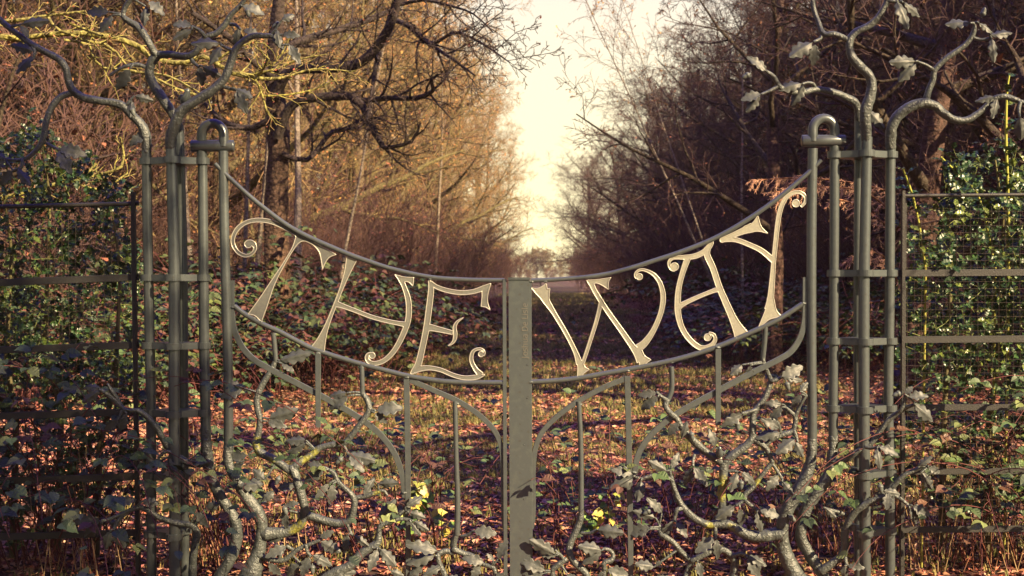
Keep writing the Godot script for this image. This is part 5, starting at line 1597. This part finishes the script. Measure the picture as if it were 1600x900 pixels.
# sprigs of holly: [twig mesh, leaf places, colours]
func sprigs(spots: Array, size: float, hues: Array, up := 0.3) -> Array:
	var mb := MB.new()
	var places := []
	var cols := PackedColorArray()
	for s in spots:
		var d := (rvec() + Vector3(0, up, 0.5)).normalized()
		var pts := PackedVector3Array()
		var rs := PackedFloat32Array()
		var p: Vector3 = s
		var n := 5 + rng.randi() % 4
		var turn := rnd(0, TAU)
		for k in n:
			pts.append(p)
			rs.append(0.0028 * (1.0 - 0.6 * k / n))
			if k > 0:
				turn += 2.4
				var q := d.cross(Vector3(0.2, 0.3, 0.9)).normalized().rotated(d, turn)
				var dir := q + d * rnd(0.3, 0.9)
				places.append(Transform3D(leaf_basis(dir, d + Vector3(0.2, 0.5, 0.5) + rvec() * 0.4, size * rnd(0.7, 1.15)), p))
				cols.append((hues[rng.randi() % hues.size()] as Color) * rnd(0.75, 1.3))
			d = (d + rvec() * 0.15).normalized()
			p += d * size * 0.42
		mb.tube(pts, rs, 4, Color(0.12, 0.15, 0.05), Color(0.2, 0.22, 0.06))
	return [mb, places, cols]

func holly(label: String, root: Vector3, spots: Array, trunks: Array, size: float, hues: Array, singles: int) -> void:
	var o := thing("holly_bush", label, "holly", Vector3(root.x, height(root.x, root.z), root.z))
	var local := []
	for s in spots: local.append(s - o.position)
	var made := sprigs(local, size, hues)
	for t in trunks:
		var pts := PackedVector3Array()
		var rs := PackedFloat32Array()
		for k in t.size():
			pts.append(t[k] - o.position)
			rs.append(lerpf(0.022, 0.005, float(k) / (t.size() - 1)))
		made[0].tube(pts, rs, 7, Color(0.10, 0.08, 0.05), Color(0.14, 0.13, 0.05))
	leafy_thing(o, made, leaf_mesh("holly"), M.holly, singles)

func wand(label: String, knots: Array, z0: float, z1: float, size: float, n_: int, hues: Array) -> void:   # a single upright holly shoot
	var a := G(knots[0].x, knots[0].y, z0)
	var o := thing("holly_shoot", label, "holly", Vector3(a.x, 0, a.z))
	var mb := MB.new()
	var pts := PackedVector3Array()
	var rs := PackedFloat32Array()
	var sm := smooth(knots, 8.0)
	pts.append(Vector3(a.x, 0.02, a.z - 0.05) - o.position)
	rs.append(0.007)
	var places := []
	var cols := PackedColorArray()
	for k in sm.size():
		pts.append(G(sm[k].x, sm[k].y, lerpf(z0, z1, float(k) / sm.size())) - o.position)
		rs.append(sm[k].z * 0.5 * S)
	var turn := 0.0
	for k in n_:
		var f := rnd(1.2, pts.size() - 1.01)
		var q := pts[int(f)].lerp(pts[int(f) + 1], f - int(f))
		var d := (pts[int(f) + 1] - pts[int(f)]).normalized()
		turn += 2.4
		var w := d.cross(Vector3(0.1, 0.2, 1)).normalized().rotated(d, turn)
		places.append(Transform3D(leaf_basis(w + d * 0.5, d + Vector3(0.3, 0.3, 0.5), size * rnd(0.75, 1.15)), q))
		cols.append((hues[rng.randi() % hues.size()] as Color) * rnd(0.8, 1.3))
	mb.tube(pts, rs, 6, Color(0.25, 0.24, 0.05), Color(0.35, 0.38, 0.06))
	leafy_thing(o, [mb, places, cols], leaf_mesh("holly"), M.holly, n_)

func in_patch(x0: float, x1: float, y0: float, y1: float, z0: float, z1: float, n_: int, gate: Callable) -> Array:
	var out := []
	var tries := 0
	while out.size() < n_ and tries < n_ * 12:
		tries += 1
		var x := rnd(x0, x1)
		var y := rnd(y0, y1)
		if not gate.call(x, y): continue
		var p := G(x, y, rnd(z0, z1))
		if p.y > 0.05: out.append(p)
	return out

func build_near_plants() -> void:
	var dk := [Color(0.022, 0.05, 0.020), Color(0.03, 0.07, 0.022), Color(0.035, 0.06, 0.03), Color(0.08, 0.12, 0.025)]
	var lt := [Color(0.022, 0.055, 0.022), Color(0.035, 0.08, 0.025), Color(0.03, 0.06, 0.02), Color(0.02, 0.045, 0.02), Color(0.11, 0.15, 0.03)]
	var nf := FastNoiseLite.new()
	nf.seed = 8
	nf.frequency = 0.016
	# left holly
	var pick := func(x: float, y: float) -> bool:
		var top := 300.0 - 95.0 * exp(-pow((x - 60.0) / 90.0, 2.0)) + 40.0 * nf.get_noise_1d(x * 3.0)
		return y > top and nf.get_noise_2d(x * 1.3, y * 1.3) > -0.22 and rng.randf() < (1.0 if y < 640 else 0.45)
	var spots := in_patch(-80, 226, 180, 860, -0.22, -1.0, 620, pick)
	var tr := []
	for d in [[20, 10, 560, 300], [90, 70, 540, 220], [150, 180, 600, 330], [-30, -20, 600, 330]]:
		tr.append([G(d[0], 918, -0.7) * Vector3(1, 0, 1), G(d[0] + 5, d[2] + 100, -0.6), G(d[1], d[2], -0.55), G(d[1] + 8, d[3] + 90, -0.5), G(d[1] - 5, d[3], -0.45)])
	holly("dark glossy holly bush crowding the wire of the left fence", G(80, 918, -0.7), spots, tr, 0.055, dk, 260)
	# right holly
	pick = func(x: float, y: float) -> bool:
		var top := 305.0 - 70.0 * exp(-pow((x - 1560.0) / 70.0, 2.0)) - 30.0 * exp(-pow((x - 1480.0) / 26.0, 2.0)) + (70.0 if x < 1450 else 0.0) + 30.0 * nf.get_noise_1d(x * 3.0 + 90.0)
		return y > top and nf.get_noise_2d(x * 1.3 + 300.0, y * 1.3) > -0.2 and (y < 590 or rng.randf() < 0.3)
	spots = in_patch(1404, 1690, 200, 800, -0.2, -0.9, 620, pick)
	tr = []
	for d in [[1470, 1480, 560, 300], [1540, 1560, 560, 250], [1620, 1610, 600, 330]]:
		tr.append([G(d[0], 918, -0.7) * Vector3(1, 0, 1), G(d[0] + 5, d[2] + 100, -0.6), G(d[1], d[2], -0.55), G(d[1] + 8, d[3] + 90, -0.5), G(d[1] - 5, d[3], -0.45)])
	holly("sunlit green holly bush growing through the right fence", G(1540, 918, -0.7), spots, tr, 0.058, lt, 280)
	spots = in_patch(1680, 2240, 250, 860, -0.2, -0.9, 620, func(x: float, y: float) -> bool: return nf.get_noise_2d(x * 1.3 + 300.0, y * 1.3) > -0.2)
	holly("holly bush farther along the right fence", G(1960, 918, -0.7), spots, [], 0.058, lt, 0)
	spots = in_patch(-640, -80, 230, 860, -0.22, -1.0, 620, func(x: float, y: float) -> bool: return nf.get_noise_2d(x * 1.3, y * 1.3) > -0.2)
	holly("holly bush farther along the left fence", G(-360, 918, -0.7), spots, [], 0.055, dk, 0)
	wand("tall yellow stemmed holly shoot at the right edge, above the fence", K([1576, 420, 6, 1575, 300, 5, 1572, 220, 5, 1573, 150, 4, 1577, 118, 3]), -0.5, -0.45, 0.075, 46, lt)
	wand("short holly shoot rising beside the right pillar above the fence rail", K([1446, 420, 5, 1436, 350, 4, 1424, 300, 4, 1410, 262, 3]), -0.3, -0.25, 0.085, 22, lt)
	wand("leaning holly shoot between the pillar and the tall shoot", K([1555, 420, 5, 1530, 310, 4, 1500, 275, 4, 1470, 245, 3]), -0.5, -0.4, 0.08, 34, lt)
	# brambles in front of and through the fences
	var br := leaf_mesh("bramble")
	var bh := [Color(0.05, 0.085, 0.03), Color(0.065, 0.11, 0.035), Color(0.04, 0.065, 0.03), Color(0.12, 0.15, 0.05), Color(0.05, 0.08, 0.035), Color(0.10, 0.05, 0.03)]
	var specs := [
		["bramble with dark round leaves on red canes sprawling over the left fence", 0, 190, -0.45, 70, 1.35, 0.5, 0.072, 280],
		["bramble with dusty green leaves sprawling under the right fence rails", 1460, 1690, -0.55, 80, 0.95, 0.5, 0.070, 280],
		["bramble creeping round the foot of the left pillar and gate post", 300, 420, -0.5, 20, 0.5, 0.4, 0.06, 80],
		["low bramble behind the foot of the left gate leaf", 430, 700, -0.7, 34, 0.38, 0.5, 0.062, 160],
		["low bramble behind the foot of the right gate leaf", 840, 1120, -0.6, 34, 0.38, 0.5, 0.062, 160],
		["bramble at the foot of the right pillar and hinge tree", 1180, 1400, -0.5, 30, 0.5, 0.4, 0.062, 140]]
	for s in specs:
		var root := G((s[1] + s[2]) * 0.5, 918, s[3])
		var o := thing("bramble", s[0], "bramble", Vector3(root.x, 0, root.z), "brambles at the gate")
		var roots := []
		for k in s[4]:
			var q := G(rnd(s[1], s[2]), 918, s[3] + rnd(-0.35, 0.25))
			roots.append(Vector3(q.x - root.x, 0.02, q.z - root.z))
		leafy_thing(o, canes(roots, s[5], s[6], Vector3(0, 0, 0.15), s[7], bh, 0.10, Color(0.11, 0.035, 0.035)), br, M.green, s[8], "cane")
	# sprays of fresh leaves catching the sun behind the gate
	for d in [[640, 790, 20, 0.11, "bramble spray with one cream yellow leaf behind the left upright bar", 660, 760], [880, 790, 26, 0.07, "yellow green leaf spray behind the right round bar", 960, 785], [690, 860, 9, 0.07, "small spray of five bright leaves left of the round bar", 690, 800]]:
		var at := G(d[0], 918, -0.5)
		var o := thing("leafy_spray", d[4], "plant", Vector3(at.x, 0, at.z))
		var mb := MB.new()
		var a := Vector3.ZERO
		var b := G(d[5], d[6], -0.35) - o.position
		var p := PackedVector3Array()
		var r := PackedFloat32Array()
		for k in 10:
			var t := k / 9.0
			p.append(a.lerp(b, t) + Vector3(0, sin(t * PI) * 0.06, 0))
			r.append(0.004 - t * 0.002)
		mb.tube(p, r, 5, Color(0.25, 0.12, 0.05), Color(0.35, 0.32, 0.08))
		var pl := []
		var pc := PackedColorArray()
		for k in d[2]:
			var q := p[4 + k % 6] + rvec() * 0.06
			pl.append(Transform3D(leaf_basis(Vector3(rnd(-1, 1), rnd(-0.7, 0.3), rnd(-0.2, 0.8)), Vector3(0.3, 0.7, 0.8) + rvec() * 0.3, d[3] * rnd(0.6, 1.1)), q))
			pc.append([Color(0.15, 0.26, 0.05), Color(0.30, 0.34, 0.06), Color(0.08, 0.16, 0.04), Color(0.45, 0.38, 0.08)][k % 4])
		if d[0] == 640:
			pl[0] = Transform3D(leaf_basis(Vector3(0.5, -1, 0.2), Vector3(0.2, 0.2, 1), 0.10), G(657, 752, -0.33) - o.position)
			pc[0] = Color(0.55, 0.45, 0.26)
		leafy_thing(o, [mb, pl, pc], br, M.green, 60)
	# dry stalks
	for s in [["pale dry grass stalks among the brambles left of the left pillar", 60, 215, -0.25, 34], ["dry straw stalks standing between the left pillar and hinge tree", 285, 345, -0.5, 60], ["dry brown stalks standing under the right fence rails", 1420, 1600, -0.3, 36], ["dry straw stalks behind the right hinge tree", 1270, 1400, -0.6, 40], ["thin straw stalks behind the left gate leaf", 420, 620, -0.5, 12]]:
		var root := G((s[1] + s[2]) * 0.5, 918, s[3])
		var o := thing("dry_stalks", s[0], "dry grass", Vector3(root.x, 0, root.z), "clumps of dry stalks")
		for k in s[4]:
			var q := G(rnd(s[1], s[2]), 918, s[3] + rnd(-0.3, 0.15)) - o.position
			q.y = 0.02
			var d := Vector3(rnd(-0.3, 0.3), 1, rnd(-0.2, 0.2)).normalized()
			var col := Color(0.42, 0.30, 0.16).lerp(Color(0.24, 0.08, 0.05), clampf(rnd(-0.2, 1.3), 0, 1))
			var h := rnd(0.2, 0.85)
			var mb := MB.new()
			var p := PackedVector3Array()
			var r := PackedFloat32Array()
			for j in 6:
				p.append(q + d * h * j / 5.0 + Vector3(sin(j * 0.9 + k) * 0.006, 0, 0))
				r.append(rnd(0.0022, 0.0032) * (1.0 - j * 0.1))
			mb.tube(p, r, 5, col, col, true)
			put("stalk", mb.mesh(), M.stem, o)
	lichen_bough()
	dead_conifer()

func lichen_bough() -> void:                        # the lichen-covered bough that crosses behind the left pillar's oak top
	var z := -2.2
	var root := G(-180, 918, z)
	root.y = 0
	var all := []
	var t := Bough.new()
	for k in [[-190, 918, 60], [-170, 600, 50], [-150, 300, 44], [-120, 90, 34]]:
		t.p.append(G(k[0], k[1], z) - root)
		t.r.append(k[2] * 0.5 * sc(z))
	t.p[0].y = 0
	all.append(t)
	var lines := [
		[[-130, 110, 26, -60, 66, 18, 0, 58, 10, 30, 60, 9, 55, 57, 9, 90, 53, 9, 130, 52, 9, 165, 57, 9, 195, 64, 9, 222, 76, 9, 234, 90, 8, 258, 96, 8, 290, 98, 8, 318, 88, 7, 345, 104, 7, 362, 114, 7, 400, 122, 6, 440, 122, 5, 490, 108, 3, 555, 112, 2], 0.0],
		[[-130, 95, 14, -40, 36, 8, 0, 34, 6, 35, 31, 6, 60, 26, 4, 95, 22, 4, 132, 17, 2], 0.1],
		[[75, 26, 5, 82, 38, 5, 95, 49, 5, 112, 53, 5], 0.1],
		[[110, 37, 4, 130, 45, 5, 160, 56, 5], 0.15],
		[[112, 55, 5, 135, 64, 5, 165, 70, 5, 182, 82, 4, 196, 100, 3], 0.2],
		[[100, 62, 5, 140, 70, 4, 143, 84, 4, 150, 97, 4, 164, 106, 4, 205, 110, 4, 230, 116, 4, 280, 140, 4, 330, 154, 3], 0.2],
		[[205, 112, 5, 260, 118, 4, 300, 138, 3], 0.15],
		[[362, 115, 6, 395, 118, 5, 410, 150, 4, 416, 172, 3, 425, 188, 2], 0.1],
		[[385, 118, 5, 430, 108, 4, 470, 92, 3, 510, 85, 2], 0.0],
		[[400, 122, 5, 420, 92, 3, 400, 74, 2], 0.05],
		[[412, 150, 4, 450, 148, 3, 490, 140, 3, 530, 122, 2], 0.1],
		[[420, 108, 4, 440, 84, 3, 452, 60, 2], -0.1],
		[[335, 97, 5, 360, 80, 4, 395, 66, 3, 415, 68, 2], 0.05],
		[[150, 255, 5, 128, 278, 4, 104, 276, 3], 0.1],
		[[-60, 330, 10, 40, 300, 7, 120, 280, 6, 158, 272, 5, 190, 260, 5, 192, 230, 4, 188, 214, 3], 0.2],
		[[130, 290, 5, 160, 296, 4, 200, 270, 3], 0.2]]
	var P := {"seg": [3, 3, 4, 3], "kids": [3, 8, 3], "len": [0.3, 0.3, 0.45], "ang": [0.8, 0.75, 0.8], "wig": [0.1, 0.2, 0.3, 0.3], "up": [0.0, 0.0, 0.03, 0.05], "from": [0.1, 0.1, 0.2], "rmin": 0.0022}
	for l in lines:
		var b := limb(K(l[0]), z + l[1], z + l[1] + rnd(-0.1, 0.3), 1, root)
		all.append(b)
		var len_ := 0.0
		for k in b.p.size() - 1: len_ += b.p[k].distance_to(b.p[k + 1])
		P.kids[1] = int(3 + len_ * 10.0)
		P.len[1] = clampf(0.22 / len_, 0.08, 0.5)
		offshoots(all, b, len_, 1, P)
	var look_ := {"bark": Color(0.36, 0.34, 0.08), "bark2": Color(0.40, 0.37, 0.07), "limb": Color(0.36, 0.33, 0.11), "twig": Color(0.34, 0.29, 0.11), "twig2": Color(0.34, 0.20, 0.12), "leaf": Color(0.5, 0.10, 0.08), "leaf2": Color(0.5, 0.18, 0.10), "leafy": 0.35, "leaves": 1, "leaf_size": 0.016}
	var o := tree_proto(numbered("lichened_tree"), tree_parts(all, look_), M.twig_gold)
	o.position = root
	add_child(o)
	tag(o, "small tree whose yellow green lichened bough with red buds crosses behind the left pillar", "tree")

func dead_conifer() -> void:                        # a dead bough with hanging orange-brown needles behind the right pillar
	var z := -1.6
	var root := G(1400, 918, z)
	root.y = 0
	var o := thing("dead_conifer", "dead young conifer with drooping orange brown needles behind the right pillar", "conifer", root)
	var lines := [[1392, 300, 1330, 285, 1250, 278, 1178, 282], [1394, 330, 1350, 300, 1290, 292, 1210, 300], [1396, 360, 1340, 320, 1300, 310], [1400, 360, 1430, 320, 1470, 330], [1400, 400, 1440, 380, 1500, 400], [1402, 440, 1380, 400, 1350, 395, 1320, 410], [1402, 430, 1420, 400, 1450, 430], [1402, 500, 1380, 470, 1340, 480], [1402, 480, 1440, 450, 1480, 470]]
	var mb := MB.new()
	var nd := MB.new()
	var tp := PackedVector3Array()
	var tr := PackedFloat32Array()
	for k in 9:
		tp.append(G(1404 - k * 1.6, 918 - k * 82, z) - root)
		tr.append(0.03 - k * 0.003)
	tp[0].y = 0
	mb.tube(tp, tr, 8, Color(0.14, 0.08, 0.05), Color(0.2, 0.1, 0.06))
	for l in lines:
		var kn := []
		for k in range(0, l.size(), 2): kn.append(Vector3(l[k], l[k + 1], 4.0 - k * 0.4))
		var b := limb(kn, z, z + rnd(0.1, 0.5), 1, root)
		mb.tube(b.p, b.r, 5, Color(0.2, 0.09, 0.05), Color(0.3, 0.13, 0.07))
		for k in b.p.size() - 1:
			for s in 4:
				var q := b.p[k].lerp(b.p[k + 1], rng.randf())
				var d := (b.p[k + 1] - b.p[k]).normalized() + rvec() * 0.9 + Vector3.DOWN * 0.5
				var n := 5 + rng.randi() % 7
				for j in n:
					var q2 := q + d.normalized() * 0.012
					var col := Color(0.50, 0.30, 0.19).lerp(Color(0.34, 0.17, 0.11), rng.randf())
					for w in 2:
						var e := (d.normalized() + rvec() * 0.8).normalized()
						var f := e.cross(Vector3(0.2, 0.6, 0.7)).normalized() * 0.0016
						nd.quad(q - f, q + e * 0.026 - f * 0.4, q + e * 0.026 + f * 0.4, q + f, col)
					nd.quad(q - Vector3(0, 0.0008, 0), q2 - Vector3(0, 0.0008, 0), q2 + Vector3(0, 0.0008, 0), q + Vector3(0, 0.0008, 0), col * 0.7)
					q = q2
					d += Vector3.DOWN * 0.1
	put("bough", mb.mesh(), M.bark, o)
	put("needles", nd.mesh(), M.litter, o).set_meta("kind", "stuff")
